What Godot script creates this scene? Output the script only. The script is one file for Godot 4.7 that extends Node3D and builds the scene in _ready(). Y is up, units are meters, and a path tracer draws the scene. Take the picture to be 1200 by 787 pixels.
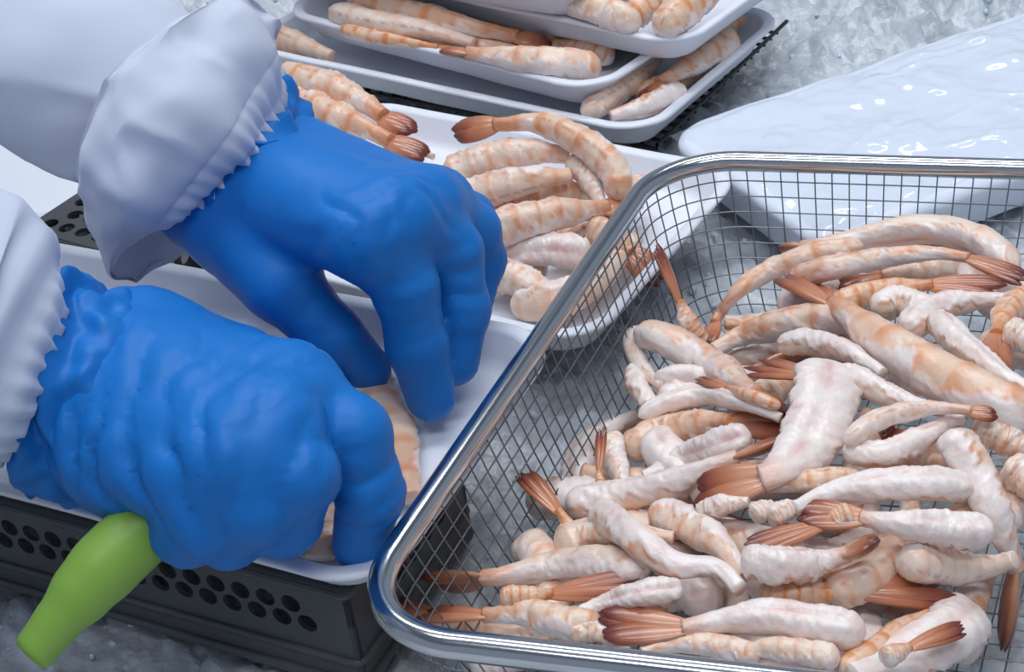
extends Node3D
# A shrimp packing counter: gloved worker, foam trays, a wire basket of peeled shrimp, crushed ice.

var used := {}
var noise := FastNoiseLite.new()
var fine := FastNoiseLite.new()
var M := {}

class Shape:
	var v := PackedVector3Array()
	var c := PackedColorArray()
	var uv := PackedVector2Array()
	var i := PackedInt32Array()
	func add(p: Vector3, col := Color.WHITE, t := Vector2.ZERO) -> int:
		v.append(p); c.append(col); uv.append(t)
		return v.size() - 1
	func tri(a: int, b: int, d: int) -> void:
		i.append(a); i.append(b); i.append(d)
	func quad(a: int, b: int, d: int, e: int) -> void:
		tri(a, b, d); tri(a, d, e)
	func flat_quad(a: Vector3, b: Vector3, d: Vector3, e: Vector3, col := Color.WHITE) -> void:
		quad(add(a, col), add(b, col), add(d, col), add(e, col))
	func normals() -> PackedVector3Array:
		var n := PackedVector3Array()
		n.resize(v.size())
		for k in range(0, i.size(), 3):
			var a := i[k]; var b := i[k + 1]; var d := i[k + 2]
			var x := (v[d] - v[a]).cross(v[b] - v[a])
			n[a] += x; n[b] += x; n[d] += x
		for k in n.size():
			n[k] = n[k].normalized() if n[k].length_squared() > 1e-30 else Vector3.UP
		return n
	func outward() -> void:
		var mid := Vector3.ZERO
		for p in v: mid += p
		mid /= maxf(1.0, v.size())
		var vol := 0.0
		for k in range(0, i.size(), 3):
			vol += (v[i[k]] - mid).dot((v[i[k + 1]] - mid).cross(v[i[k + 2]] - mid))
		if vol > 0.0:
			for k in range(0, i.size(), 3):
				var t := i[k + 1]; i[k + 1] = i[k + 2]; i[k + 2] = t
	func mesh(turn := true) -> ArrayMesh:
		if turn: outward()
		var a := []
		a.resize(Mesh.ARRAY_MAX)
		a[Mesh.ARRAY_VERTEX] = v
		a[Mesh.ARRAY_NORMAL] = normals()
		a[Mesh.ARRAY_COLOR] = c
		a[Mesh.ARRAY_TEX_UV] = uv
		a[Mesh.ARRAY_INDEX] = i
		var m := ArrayMesh.new()
		m.add_surface_from_arrays(Mesh.PRIMITIVE_TRIANGLES, a)
		return m

func numbered(called: String) -> String:
	if not used.has(called):
		used[called] = 0
		return called
	used[called] += 1
	return "%s_%03d" % [called, used[called]]

func tag(o: Node, label: String, category := "", group := "", kind := "") -> Node:
	o.set_meta("label", label)
	if category: o.set_meta("category", category)
	if group: o.set_meta("group", group)
	if kind: o.set_meta("kind", kind)
	return o

func thing(called: String, label: String, category: String, at := Vector3.ZERO, turn := 0.0, group := "") -> Node3D:
	var o := Node3D.new()
	o.name = numbered(called)
	add_child(o)
	o.position = at
	o.rotation.y = turn
	tag(o, label, category, group)
	return o

func obj(called: String, m: Mesh, mat: Material, parent: Node = null) -> MeshInstance3D:
	var o := MeshInstance3D.new()
	o.mesh = m
	o.material_override = mat
	if parent == null:
		o.name = numbered(called)
		add_child(o)
	else:
		o.name = called
		parent.add_child(o, true)
	return o

# ---------- shapes
func spline(p: Array, n: int) -> Array:
	var out := []
	for k in n:
		var t := float(k) / (n - 1) * (p.size() - 1)
		var j := mini(int(t), p.size() - 2)
		var f := t - j
		var a = p[maxi(j - 1, 0)]; var b = p[j]; var d = p[j + 1]; var e = p[mini(j + 2, p.size() - 1)]
		out.append(0.5 * (2.0 * b + (d - a) * f + (2.0 * a - 5.0 * b + 4.0 * d - e) * f * f + (3.0 * b - a - 3.0 * d + e) * f * f * f))
	return out

func even(p: Array, n: int) -> Array:   # resampled at even steps
	var dense := spline(p, 120)
	var len_at := [0.0]
	for k in range(1, 120): len_at.append(len_at[-1] + dense[k].distance_to(dense[k - 1]))
	var out := []
	var j := 0
	for k in n:
		var want = len_at[-1] * k / (n - 1.0)
		while j < 118 and len_at[j + 1] < want: j += 1
		var step = maxf(len_at[j + 1] - len_at[j], 1e-9)
		out.append(dense[j].lerp(dense[j + 1], clampf((want - len_at[j]) / step, 0, 1)))
	return out

func length_of(p: Array) -> float:
	var s := 0.0
	for k in range(1, p.size()): s += p[k].distance_to(p[k - 1])
	return s

func frames(p: Array, up: Vector3, closed := false) -> Array:   # [side, up] at each point
	var out := []
	var last := up
	for k in p.size():
		var d: Vector3
		if closed: d = (p[(k + 1) % p.size()] - p[(k - 1 + p.size()) % p.size()]).normalized()
		else: d = (p[mini(k + 1, p.size() - 1)] - p[maxi(k - 1, 0)]).normalized()
		var u := last - d * last.dot(d)
		if u.length() < 1e-4: u = d.cross(Vector3(0.3, 0.1, 0.9))
		u = u.normalized()
		out.append([d.cross(u).normalized(), u])
		last = u
	return out

func tube(s: Shape, p: Array, r: float, sides := 6, closed := false, col := Color.WHITE) -> void:
	var fr := frames(p, Vector3.UP if absf((p[1] - p[0]).normalized().y) < 0.9 else Vector3.RIGHT, closed)
	var start := s.v.size()
	for k in p.size():
		for a in sides:
			var g := TAU * a / sides
			s.add(p[k] + (fr[k][0] * cos(g) + fr[k][1] * sin(g)) * r, col)
	for k in (p.size() if closed else p.size() - 1):
		var k2 := (k + 1) % p.size()
		for a in sides:
			var a2 := (a + 1) % sides
			s.quad(start + k * sides + a, start + k * sides + a2, start + k2 * sides + a2, start + k2 * sides + a)

# rings of points joined into a skin; capped at both ends with a fan
func skin(s: Shape, rings: Array, cols = null, cap0 := true, cap1 := true) -> void:
	var start := s.v.size()
	var n: int = rings[0].size()
	for k in rings.size():
		for a in n:
			s.add(rings[k][a], cols[k][a] if cols != null else Color.WHITE, Vector2(float(a) / n, float(k) / rings.size()))
	for k in rings.size() - 1:
		for a in n:
			var a2 := (a + 1) % n
			s.quad(start + k * n + a, start + k * n + a2, start + (k + 1) * n + a2, start + (k + 1) * n + a)
	for e in [[0, cap0], [rings.size() - 1, cap1]]:
		if e[1]:
			var mid := Vector3.ZERO
			for q in rings[e[0]]: mid += q
			mid /= n
			var m := s.add(mid, cols[e[0]][0] if cols != null else Color.WHITE)
			for a in n:
				var x: int = start + e[0] * n + a
				var y: int = start + e[0] * n + (a + 1) % n
				if e[0] == 0: s.tri(m, y, x)
				else: s.tri(m, x, y)

func rounded(a: float, b: float, r: float, seg := 7, per_side := 6) -> Array:   # outline in the x-z plane, half sizes a, b
	var out := []
	r = clampf(r, 0.0005, minf(a, b) - 0.0005)
	var at := [[a - r, b - r, 0.0], [-(a - r), b - r, PI / 2], [-(a - r), -(b - r), PI], [a - r, -(b - r), PI * 1.5]]
	for q in 4:
		for k in seg + 1:
			var g: float = at[q][2] + PI / 2 * k / seg
			out.append(Vector2(at[q][0] + cos(g) * r, at[q][1] + sin(g) * r))
		var nx = at[(q + 1) % 4]
		var e := Vector2(nx[0] + cos(nx[2]) * r, nx[1] + sin(nx[2]) * r)
		var f: Vector2 = out[-1]
		for k in range(1, per_side): out.append(f.lerp(e, float(k) / per_side))
	return out

func box(s: Shape, at: Vector3, size: Vector3, bev := 0.001) -> void:   # a bevelled box
	var h := size / 2
	var prof := [[bev, 0.0], [0.0, bev], [0.0, size.y - bev], [bev, size.y]]
	var rings := []
	for q in prof:
		var ring := []
		for e in rounded(h.x - q[0], h.z - q[0], bev * 1.5, 2, 1): ring.append(at + Vector3(e.x, q[1] - h.y, e.y))
		rings.append(ring)
	skin(s, rings)

# ---------- materials
func noise_tex(freq: float, seed_: int, bump := 0.0, ramp: Gradient = null, size := 256, oct := 4) -> NoiseTexture2D:
	var n := FastNoiseLite.new()
	n.noise_type = FastNoiseLite.TYPE_SIMPLEX_SMOOTH
	n.seed = seed_
	n.frequency = freq
	n.fractal_octaves = oct
	var t := NoiseTexture2D.new()
	t.width = size; t.height = size; t.seamless = true
	t.noise = n
	if ramp: t.color_ramp = ramp
	if bump > 0.0:
		t.as_normal_map = true
		t.bump_strength = bump
	return t

func ramp(cols: Array) -> Gradient:
	var g := Gradient.new()
	g.offsets = PackedFloat32Array(cols.map(func(q): return q[0]))
	g.colors = PackedColorArray(cols.map(func(q): return q[1]))
	return g

func mat(called: String, col: Color, rough := 0.5, metal := 0.0) -> StandardMaterial3D:
	var m := StandardMaterial3D.new()
	m.resource_name = called
	m.albedo_color = col
	m.roughness = rough
	m.metallic = metal
	M[called] = m
	return m

func tri_normal(m: StandardMaterial3D, tex: Texture2D, scale: float, strength: float) -> void:
	m.uv1_triplanar = true
	m.uv1_scale = Vector3.ONE * scale
	m.normal_enabled = true
	m.normal_texture = tex
	m.normal_scale = strength

func materials() -> void:
	var m := mat("flesh", Color.WHITE, 0.36)
	m.vertex_color_use_as_albedo = true
	m.subsurf_scatter_enabled = true
	m.subsurf_scatter_strength = 0.06
	m.clearcoat_enabled = true
	m.clearcoat = 0.25
	m.clearcoat_roughness = 0.2
	tri_normal(m, noise_tex(0.03, 5, 5.0), 40.0, 0.5)
	m = mat("shell", Color.WHITE, 0.3)
	m.vertex_color_use_as_albedo = true
	m.clearcoat_enabled = true
	m.clearcoat = 0.4
	m.clearcoat_roughness = 0.15
	m = mat("nitrile", Color(0.10, 0.44, 0.75), 0.45)
	m.metallic_specular = 0.35
	tri_normal(m, noise_tex(0.012, 9, 2.5, null, 256, 3), 12.0, 0.35)
	m = mat("foam", Color(0.9, 0.91, 0.94), 0.42)
	tri_normal(m, noise_tex(0.12, 3, 1.2), 30.0, 0.25)
	m = mat("steel", Color(0.78, 0.79, 0.8), 0.16, 1.0)
	m = mat("wire", Color(0.50, 0.52, 0.54), 0.35, 0.85)
	m = mat("blade", Color(0.8, 0.81, 0.83), 0.12, 1.0)
	m = mat("crate", Color(0.30, 0.305, 0.31), 0.38)
	tri_normal(m, noise_tex(0.05, 12, 1.5), 25.0, 0.25)
	m = mat("rack", Color(0.09, 0.095, 0.105), 0.4)
	m = mat("green", Color(0.53, 0.69, 0.27), 0.45)
	m.subsurf_scatter_enabled = true
	m.subsurf_scatter_strength = 0.05
	m = mat("cloth", Color(0.78, 0.80, 0.86), 0.85)
	m.rim_enabled = true
	m.rim = 0.2
	tri_normal(m, noise_tex(0.25, 21, 1.0), 60.0, 0.25)
	m = mat("ice", Color.WHITE, 0.3)
	m.vertex_color_use_as_albedo = true
	tri_normal(m, noise_tex(0.03, 33, 6.0), 14.0, 0.8)
	m = mat("ice_chip", Color(0.80, 0.85, 0.9), 0.2)
	m.subsurf_scatter_enabled = true
	m.subsurf_scatter_strength = 0.15
	m = mat("wrap_white", Color(0.87, 0.90, 0.95), 0.35)
	m = mat("film", Color(1, 1, 1, 0.08), 0.09)
	m.transparency = BaseMaterial3D.TRANSPARENCY_ALPHA
	m.cull_mode = BaseMaterial3D.CULL_DISABLED
	mat("counter", Color(0.5, 0.52, 0.55), 0.35, 0.6)
	mat("plaster", Color(0.75, 0.77, 0.8), 0.9)
	mat("tiles", Color(0.4, 0.42, 0.44), 0.6)

# ---------- shrimp
func lerp3(a: Color, b: Color, t: float) -> Color:
	return a.lerp(b, clampf(t, 0.0, 1.0))

# points head to tail tip in mm, radius mm, tint 0 white .. 1 orange, roll of the back in degrees, tail length mm, spread of its fins, flat: how wide against high
func shrimp(label: String, group: String, mm: Array, r: float, tint: float, roll: float, tail: float, spread := 1.0, flat := 1.0, lod := 1.0) -> Node3D:
	var sd: float = float(used.get("peeled_shrimp", 0)) * 7.31 + float(mm[0]) * 0.37
	var pts := []
	for k in range(0, mm.size(), 3): pts.append(Vector3(mm[k], mm[k + 1], mm[k + 2]) * 0.001)
	var base := Vector3.ZERO
	for q in pts: base += q
	base /= pts.size()
	for k in pts.size(): pts[k] -= base
	r *= 0.001
	tint = minf(1.0, 0.10 + tint * 1.1)
	tail *= 0.00125
	var o := thing("peeled_shrimp", label, "shrimp", base, 0.0, group)
	var whole := even(pts, 60)
	var total := length_of(whole)
	var keep := clampf(1.0 - tail * 0.85 / total, 0.3, 1.0)
	var cut := []
	for k in 60:
		var t := k / 59.0 * keep * 59.0
		var j := mini(int(t), 58)
		cut.append(whole[j].lerp(whole[j + 1], t - j))
	var n := int(64 * lod)
	var around := int(32 * lod)
	var p := even(cut, n)
	var fr := frames(p, Vector3.UP)
	var rings := []
	var cols := []
	var g := deg_to_rad(roll)
	var white := Color(0.90, 0.79, 0.73)
	var cream := Color(0.84, 0.67, 0.53)
	var peach := Color(0.83, 0.49, 0.31)
	var orange := Color(0.74, 0.29, 0.11)
	var pink := Color(0.78, 0.50, 0.46)
	var pinkred := Color(0.66, 0.29, 0.24)
	var red := Color(0.42, 0.115, 0.065)
	var cutline := 0.35 * sin(sd * 5.1) - 0.15 + 0.35 * tint
	var d0: Vector3 = (p[0] - p[1]).normalized()
	var segs := 6.4
	for k in n:
		var u := k / (n - 1.0)
		var prof := 1.0
		if u < 0.10: prof = sqrt(maxf(0.004, 1.0 - pow((0.10 - u) / 0.1005, 2.0)))
		prof *= lerpf(1.0, 0.9, smoothstep(0.2, 0.5, u)) * lerpf(1.0, 0.5, smoothstep(0.5, 0.97, u))
		prof *= lerpf(0.88, 1.0, smoothstep(0.0, 0.22, u))
		var ph := fposmod(u * segs + 0.3, 1.0)
		var ring := []
		var rc := []
		for a in around:
			var th := TAU * a / around
			var dorsal := cos(th)
			var sx := sin(th) * 0.94 * flat
			var sy := dorsal * (1.06 / flat) * (1.0 if dorsal > 0 else 0.86)
			var q: Vector3 = p[k]
			var cx := cos(th) * 1.0
			var cy := sin(th) * 1.0
			var nz := noise.get_noise_3d(u * 60 + sd * 91, cx * 9, cy * 9)
			var nf := fine.get_noise_3d(u * 120 + sd * 17, cx * 13, cy * 13)
			var edge := dorsal - 0.25 + cutline + 0.9 * noise.get_noise_2d(u * 90 + sd * 33, signf(cy) * 40)   # > 0: the back, with its coloured skin; < 0: bare white flesh
			var skin_ := smoothstep(-0.12, 0.12, edge)
			var rr := prof * (1.0 + 0.15 * nz + (0.03 + 0.05 * (1.0 - skin_)) * nf)
			rr *= 1.0 + 0.06 * (ph * ph - 0.4) * skin_ * smoothstep(1.0, 0.85, u)
			rr *= 1.0 + 0.07 * exp(-pow((edge + 0.12) / 0.14, 2.0)) * smoothstep(1.0, 0.8, u) - 0.05 * skin_
			var slit := exp(-pow((absf(th - PI)) / 0.26, 2.0)) * smoothstep(0.0, 0.1, u) * smoothstep(0.95, 0.7, u)
			rr *= 1.0 - 0.16 * slit
			var frill := exp(-pow((absf(absf(th - PI) - 0.62)) / 0.3, 2.0)) * smoothstep(0.9, 0.6, u)
			rr *= 1.0 + frill * (0.03 + 0.10 * fine.get_noise_2d(u * 260 + sd * 5, th * 3))
			if u < 0.12: rr *= 1.0 + 0.16 * fine.get_noise_2d(cx * 7 + sd, cy * 7) * (1.0 - u / 0.12)
			var off: Vector3 = (fr[k][0] * (sx * cos(g) + sy * sin(g)) + fr[k][1] * (sy * cos(g) - sx * sin(g))) * r * rr
			ring.append(q + off + Vector3.ZERO)
			var patch := 0.5 + 0.9 * fine.get_noise_3d(u * 34 + sd * 3, cx * 5, cy * 5)
			var col := lerp3(white, pink, 0.42 * clampf(patch * 1.5 - 0.6, 0, 1) + 0.3 * clampf(nf * 1.4, 0, 1))
			var band := smoothstep(0.55, 0.86, ph) * smoothstep(1.0, 0.95, ph)
			var hue := lerp3(cream, peach, clampf(tint * 0.75 + 0.7 * (patch - 0.5), 0, 1))
			hue = lerp3(hue, orange, clampf(band * (0.25 + 0.75 * tint) * (0.4 + patch), 0, 1))
			hue = lerp3(hue, orange, tint * 0.55 * smoothstep(0.4, 1.0, u) * clampf(patch + 0.3, 0, 1))
			col = lerp3(col, hue, skin_ * (0.55 + 0.45 * tint))
			col = lerp3(col, orange, 0.85 * exp(-pow((edge - 0.03) / 0.11, 2.0)) * clampf(0.3 + 3.0 * noise.get_noise_2d(u * 200 + sd * 9, 70.0 * signf(cy)), 0, 1))
			col = lerp3(col, pinkred, slit * slit * 0.5 * clampf(0.4 + 2.0 * patch - 1.0, 0, 1))
			col = lerp3(col, red, exp(-pow(minf(th, TAU - th) / 0.12, 2.0)) * 0.5 * clampf(0.35 + 3.0 * noise.get_noise_2d(u * 260, sd * 40), 0, 1) * smoothstep(0.95, 0.7, u))
			col = lerp3(col, orange.lerp(red, 0.35), (0.45 + 0.4 * tint) * smoothstep(0.80, 1.0, u) * (1.0 if tail > 0 else 0.0))
			rc.append(col)
		rings.append(ring)
		cols.append(rc)
	var s := Shape.new()
	skin(s, rings, cols)
	obj("flesh", s.mesh(), M.flesh, o)
	if tail > 0.0:
		var d: Vector3 = (p[n - 1] - p[n - 3]).normalized()
		var aim: Vector3 = (whole[59] - p[n - 1]).normalized()
		d = (d + aim * 2.0).normalized()
		var up: Vector3 = (fr[n - 1][1] * cos(g) + fr[n - 1][0] * sin(g))
		up = (up - d * up.dot(d)).normalized()
		var side := d.cross(up).normalized()
		var root: Vector3 = p[n - 1] - d * r * 0.25
		var fr_ := minf(r, 0.0088)
		for f in 5:
			var w := (f - 2) / 2.0
			var fd := (d + side * w * 0.14 * spread + up * (0.04 * (1 - absf(w)) + 0.03 * sin(sd + f * 2.0))).normalized()
			tail_fin(o, root + side * w * r * 0.22 - up * absf(w) * r * 0.06, fd, side, up, tail * (0.82 if f == 2 else 1.0 - 0.06 * absf(w) + 0.05 * sin(sd * 3 + f)), fr_ * (0.26 if f == 2 else 0.44), tint, sd + f)
	return o

func tail_fin(o: Node3D, root: Vector3, d: Vector3, side: Vector3, up: Vector3, len_: float, wide: float, tint: float, sd: float) -> void:
	var s := Shape.new()
	var sid := (side - d * side.dot(d)).normalized()
	var u2 := sid.cross(d).normalized()
	if u2.dot(up) < 0: u2 = -u2
	var rings := []
	var cols := []
	for k in 10:
		var u := k / 9.0
		var w := wide * (0.5 + 0.75 * sin(PI * pow(u, 0.85) * 0.86)) * (1.0 if u < 0.8 else sqrt(maxf(0.06, 1.0 - pow((u - 0.8) / 0.2, 2.0))))
		var ring := []
		var rc := []
		for a in 10:
			var th := TAU * a / 10
			var bow := -u * u * len_ * 0.05 + (0.10 * w if absf(cos(th)) < 0.4 else 0.0)
			ring.append(root + d * len_ * u + sid * cos(th) * w + u2 * (sin(th) * w * 0.5 + bow))
			var col := lerp3(Color(0.58, 0.21, 0.09), Color(0.28, 0.065, 0.035), u * 0.9 + 0.3 * noise.get_noise_2d(sd * 50, u * 200))
			col = lerp3(col, Color(0.13, 0.025, 0.018), smoothstep(0.6, 1.0, u))
			col = lerp3(col, Color(0.72, 0.42, 0.28), 0.45 * smoothstep(0.7, 0.2, u) * (1.0 - tint * 0.6))
			rc.append(col)
		rings.append(ring)
		cols.append(rc)
	skin(s, rings, cols)
	obj("tail_fin", s.mesh(), M.shell, o)

# ---------- trays
func tray(label: String, group: String, corner: Vector3, yaw_deg: float, wide: float, deep: float, tall := 0.02, tilt := Vector3.ZERO) -> Node3D:
	# corner: the near right corner of the rim's outline, sharp
	var u := Vector3(cos(deg_to_rad(yaw_deg)), 0, sin(deg_to_rad(yaw_deg)))
	var v := Vector3(u.z, 0, -u.x)
	var mid := corner - u * wide / 2 + v * deep / 2
	mid.y = corner.y - tall
	var s := Shape.new()
	var lip := 0.005
	var prof := [[0.020, 0.0005], [0.0165, 0.0], [0.0125, 0.0015], [0.0105, 0.005], [0.0055, tall - 0.0055], [0.0045, tall - 0.0035], [0.0012, tall - 0.003], [0.0002, tall - 0.0018], [0.0008, tall - 0.0004], [0.0022, tall],
		[lip + 0.0005, tall - 0.0003], [lip + 0.0022, tall - 0.0018], [lip + 0.0062, 0.0075], [lip + 0.009, 0.0045], [lip + 0.013, 0.0035], [lip + 0.03, 0.0034]]
	var rings := []
	for q in prof:
		var ring := []
		for e in rounded(wide / 2 - q[0], deep / 2 - q[0], 0.026 - q[0] * 0.75, 8, 8):
			ring.append(Vector3(e.x, q[1] + 0.0006 * noise.get_noise_2d(e.x * 300 + corner.x * 900, e.y * 300), e.y))
		rings.append(ring)
	skin(s, rings)
	var o := obj("foam_tray", s.mesh(), M.foam)
	o.position = mid
	o.rotation = tilt
	o.rotation.y = -deg_to_rad(yaw_deg)
	tag(o, label, "tray", group)
	return o

# a plate of the given width and height in the x-y plane (from 0,0), thick along -z, with rows of round holes [y, first x, step, count, radius]
func holed_plate(s: Shape, w: float, h: float, thick: float, rows: Array, place: Transform3D) -> void:
	var add_rect := func(x0: float, y0: float, x1: float, y1: float) -> void:
		if x1 - x0 < 1e-5 or y1 - y0 < 1e-5: return
		for z in [0.0, -thick]:
			var a := place * Vector3(x0, y0, z); var b := place * Vector3(x1, y0, z); var d := place * Vector3(x1, y1, z); var e := place * Vector3(x0, y1, z)
			if z == 0.0: s.flat_quad(a, e, d, b)
			else: s.flat_quad(a, b, d, e)
	var y := 0.0
	for row in rows:
		var half: float = row[2] * 0.36
		add_rect.call(0.0, y, w, row[0] - half)
		var x := 0.0
		for k in int(row[3]):
			var cx: float = row[1] + row[2] * k
			var x0: float = cx - row[2] * 0.48
			add_rect.call(x, row[0] - half, x0, row[0] + half)
			var x1: float = cx + row[2] * 0.48
			for z in [0.0, -thick]:
				for q in 16:
					var ends := []
					for e in [q, q + 1]:
						var g: float = TAU * e / 16
						var dir := Vector2(cos(g), sin(g))
						var reach: float = minf(row[2] * 0.48 / maxf(absf(dir.x), 1e-6), half / maxf(absf(dir.y), 1e-6))
						ends.append([Vector2(cx, row[0]) + dir * row[4], Vector2(cx, row[0]) + dir * reach])
					var pt := func(e: Vector2) -> Vector3: return place * Vector3(e.x, e.y, z)
					var i0 = pt.call(ends[0][0]); var o0 = pt.call(ends[0][1]); var i1 = pt.call(ends[1][0]); var o1 = pt.call(ends[1][1])
					var corner := Vector2(signf(cos(TAU * (q + 0.5) / 16)) * row[2] * 0.48, signf(sin(TAU * (q + 0.5) / 16)) * half) + Vector2(cx, row[0])
					var same: bool = absf(ends[0][1].x - ends[1][1].x) < 1e-6 or absf(ends[0][1].y - ends[1][1].y) < 1e-6
					if z == 0.0: s.flat_quad(i0, i1, o1, o0)
					else: s.flat_quad(i0, o0, o1, i1)
					if not same:
						var cc = pt.call(corner)
						if z == 0.0: s.tri(s.add(o0), s.add(o1), s.add(cc))
						else: s.tri(s.add(o0), s.add(cc), s.add(o1))
			for q in 16:
				var g0 := TAU * q / 16; var g1 := TAU * (q + 1) / 16
				var a := Vector3(cx + cos(g0) * row[4], row[0] + sin(g0) * row[4], 0); var b := Vector3(cx + cos(g1) * row[4], row[0] + sin(g1) * row[4], 0)
				var dz := Vector3(0, 0, -thick)
				s.flat_quad(place * a, place * (a + dz), place * (b + dz), place * b)
			x = x1
		add_rect.call(x, row[0] - half, w, row[0] + half)
		y = row[0] + half
	add_rect.call(0.0, y, w, h)
	for e in [[Vector3(0, 0, 0), Vector3(w, 0, 0)], [Vector3(w, 0, 0), Vector3(w, h, 0)], [Vector3(w, h, 0), Vector3(0, h, 0)], [Vector3(0, h, 0), Vector3(0, 0, 0)]]:
		var dz := Vector3(0, 0, -thick)
		s.flat_quad(place * e[0], place * e[1], place * (e[1] + dz), place * (e[0] + dz))

func crate(label: String, corner: Vector3, yaw_deg: float, wide: float, deep: float, group := "") -> Node3D:
	# an upturned perforated tote: corner is the near right top corner; local x runs right, z near
	var tall := corner.y
	var u := Vector3(cos(deg_to_rad(yaw_deg)), 0, sin(deg_to_rad(yaw_deg)))
	var v := Vector3(u.z, 0, -u.x)
	var mid := corner - u * wide / 2 + v * deep / 2
	mid.y = 0
	var o := thing("perforated_crate", label, "crate", mid, -deg_to_rad(yaw_deg), group)
	var st := 0.0107
	for f in 4:
		var w := wide if f % 2 == 0 else deep
		var d := deep if f % 2 == 0 else wide
		var nh := int((w - 0.03) / st)
		var rows := [[tall - 0.0205, w / 2 - st * (nh - 1) / 2 + 0.002, st, nh, 0.0040], [tall - 0.0125, w / 2 - st * (nh - 1) / 2 + st / 2 + 0.002, st, nh - 1, 0.0040]]
		var s := Shape.new()
		holed_plate(s, w, tall - 0.0012, 0.0022, rows, Transform3D(Basis(Vector3.UP, PI / 2 * f), Vector3.ZERO) * Transform3D(Basis(), Vector3(-w / 2, 0, d / 2)))
		obj("side_panel", s.mesh(false), M.crate, o)
	var top := Shape.new()
	var nt := int((deep - 0.014) / 0.0115)
	var trow := []
	for k in nt: trow.append([0.0095 + 0.0115 * k, 0.0095 + (0.006 if k % 2 else 0.0), 0.0115, int((wide - 0.02) / 0.0115), 0.0042])
	holed_plate(top, wide, deep, 0.0022, trow, Transform3D(Basis(Vector3.RIGHT, -PI / 2), Vector3(-wide / 2, tall, deep / 2)))
	obj("deck", top.mesh(false), M.crate, o)
	for q in [[tall - 0.0018, 0.0015], [tall - 0.0345, 0.0016], [0.002, 0.002]]:
		var s := Shape.new()
		var path := []
		for e in rounded(wide / 2 + 0.0004, deep / 2 + 0.0004, 0.004, 4, 2): path.append(Vector3(e.x, q[0], e.y))
		tube(s, path, q[1], 8, true)
		obj("rib", s.mesh(), M.crate, o)
	return o

# ---------- gloves: a tapered-capsule field meshed as surface nets
func glove_mesh(palm: Array, fingers: Array, cell: float, k_palm: float, folds: Array) -> ArrayMesh:
	var lo := Vector3.ONE * 1e3
	var hi := -lo
	for b in palm:
		for e in [[b[0], b[1]], [b[2], b[3]]]:
			lo = lo.min(e[0] - Vector3.ONE * (e[1] + 0.012)); hi = hi.max(e[0] + Vector3.ONE * (e[1] + 0.012))
	for f in fingers:
		for e in f: lo = lo.min(e[0] - Vector3.ONE * (e[1] + 0.012)); hi = hi.max(e[0] + Vector3.ONE * (e[1] + 0.012))
	var nx := int((hi.x - lo.x) / cell) + 2
	var ny := int((hi.y - lo.y) / cell) + 2
	var nz := int((hi.z - lo.z) / cell) + 2
	var P := PackedFloat32Array()
	P.resize(nx * ny * nz)
	P.fill(1.0)
	for b in palm: stamp(P, lo, nx, ny, nz, cell, b[0], b[1], b[2], b[3], k_palm, 0.022)
	var R := P.duplicate()
	for f in fingers:
		var F := PackedFloat32Array()
		F.resize(nx * ny * nz)
		F.fill(1.0)
		for k in f.size() - 1: stamp(F, lo, nx, ny, nz, cell, f[k][0], f[k][1], f[k + 1][0], f[k + 1][1], 0.004, 0.014)
		for k in F.size():
			if F[k] < 0.5:
				var a := P[k]; var b := F[k]
				var h := maxf(0.005 - absf(a - b), 0.0) / 0.005
				var w := minf(a, b) - h * h * 0.005 * 0.25
				if w < R[k]: R[k] = w
	var s := Shape.new()
	var at := {}
	var sy := nx
	var sz := nx * ny
	for z in nz - 1:
		for y in ny - 1:
			var row := y * sy + z * sz
			for x in nx - 1:
				var n := row + x
				var f0 := R[n]
				if f0 > 0.006 or f0 < -0.006: continue
				var vals := [f0, R[n + 1], R[n + sy], R[n + sy + 1], R[n + sz], R[n + sz + 1], R[n + sz + sy], R[n + sz + sy + 1]]
				var inside := 0
				for q in vals: inside += 1 if q < 0 else 0
				if inside == 0 or inside == 8: continue
				var sum := Vector3.ZERO
				var cnt := 0
				for e in EDGES:
					var a = vals[e[0]]; var b = vals[e[1]]
					if (a < 0) != (b < 0):
						sum += CORN[e[0]].lerp(CORN[e[1]], a / (a - b))
						cnt += 1
				at[n] = s.add(lo + (Vector3(x, y, z) + sum / cnt) * cell)
	for n in at:
		for ax in 3:
			var step: int = [1, sy, sz][ax]
			var o1: int = [sy, sz, 1][ax]
			var o2: int = [sz, 1, sy][ax]
			if (R[n] < 0) != (R[n + step] < 0):
				if at.has(n - o1) and at.has(n - o2) and at.has(n - o1 - o2):
					if R[n] < 0: s.quad(at[n], at[n - o1], at[n - o1 - o2], at[n - o2])
					else: s.quad(at[n], at[n - o2], at[n - o1 - o2], at[n - o1])
	# creases of loose rubber: each [point, direction across the folds, reach, depth, wavelength]
	var nr := s.normals()
	for k in s.v.size():
		var q := s.v[k]
		var d := 0.0002 * fine.get_noise_3d(q.x * 600, q.y * 600, q.z * 600)
		for f in folds:
			var rel: Vector3 = q - f[0]
			var w: float = exp(-rel.length_squared() / (f[2] * f[2]))
			if w > 0.02:
				var wob := noise.get_noise_3d(q.x * 260 + f[4] * 9e3, q.y * 260, q.z * 260)
				var x: float = (rel.dot(f[1]) / f[4] + wob * 1.1)
				var tooth := 1.0 - absf(2.0 * fposmod(x, 1.0) - 1.0)
				d += w * f[3] * (pow(tooth, 2.6) - 0.3) * clampf(0.6 + 1.8 * noise.get_noise_3d(q.x * 240, q.y * 240 + 40, q.z * 240), 0.0, 1.2)
		s.v[k] = q + nr[k] * d
	return s.mesh()

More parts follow.
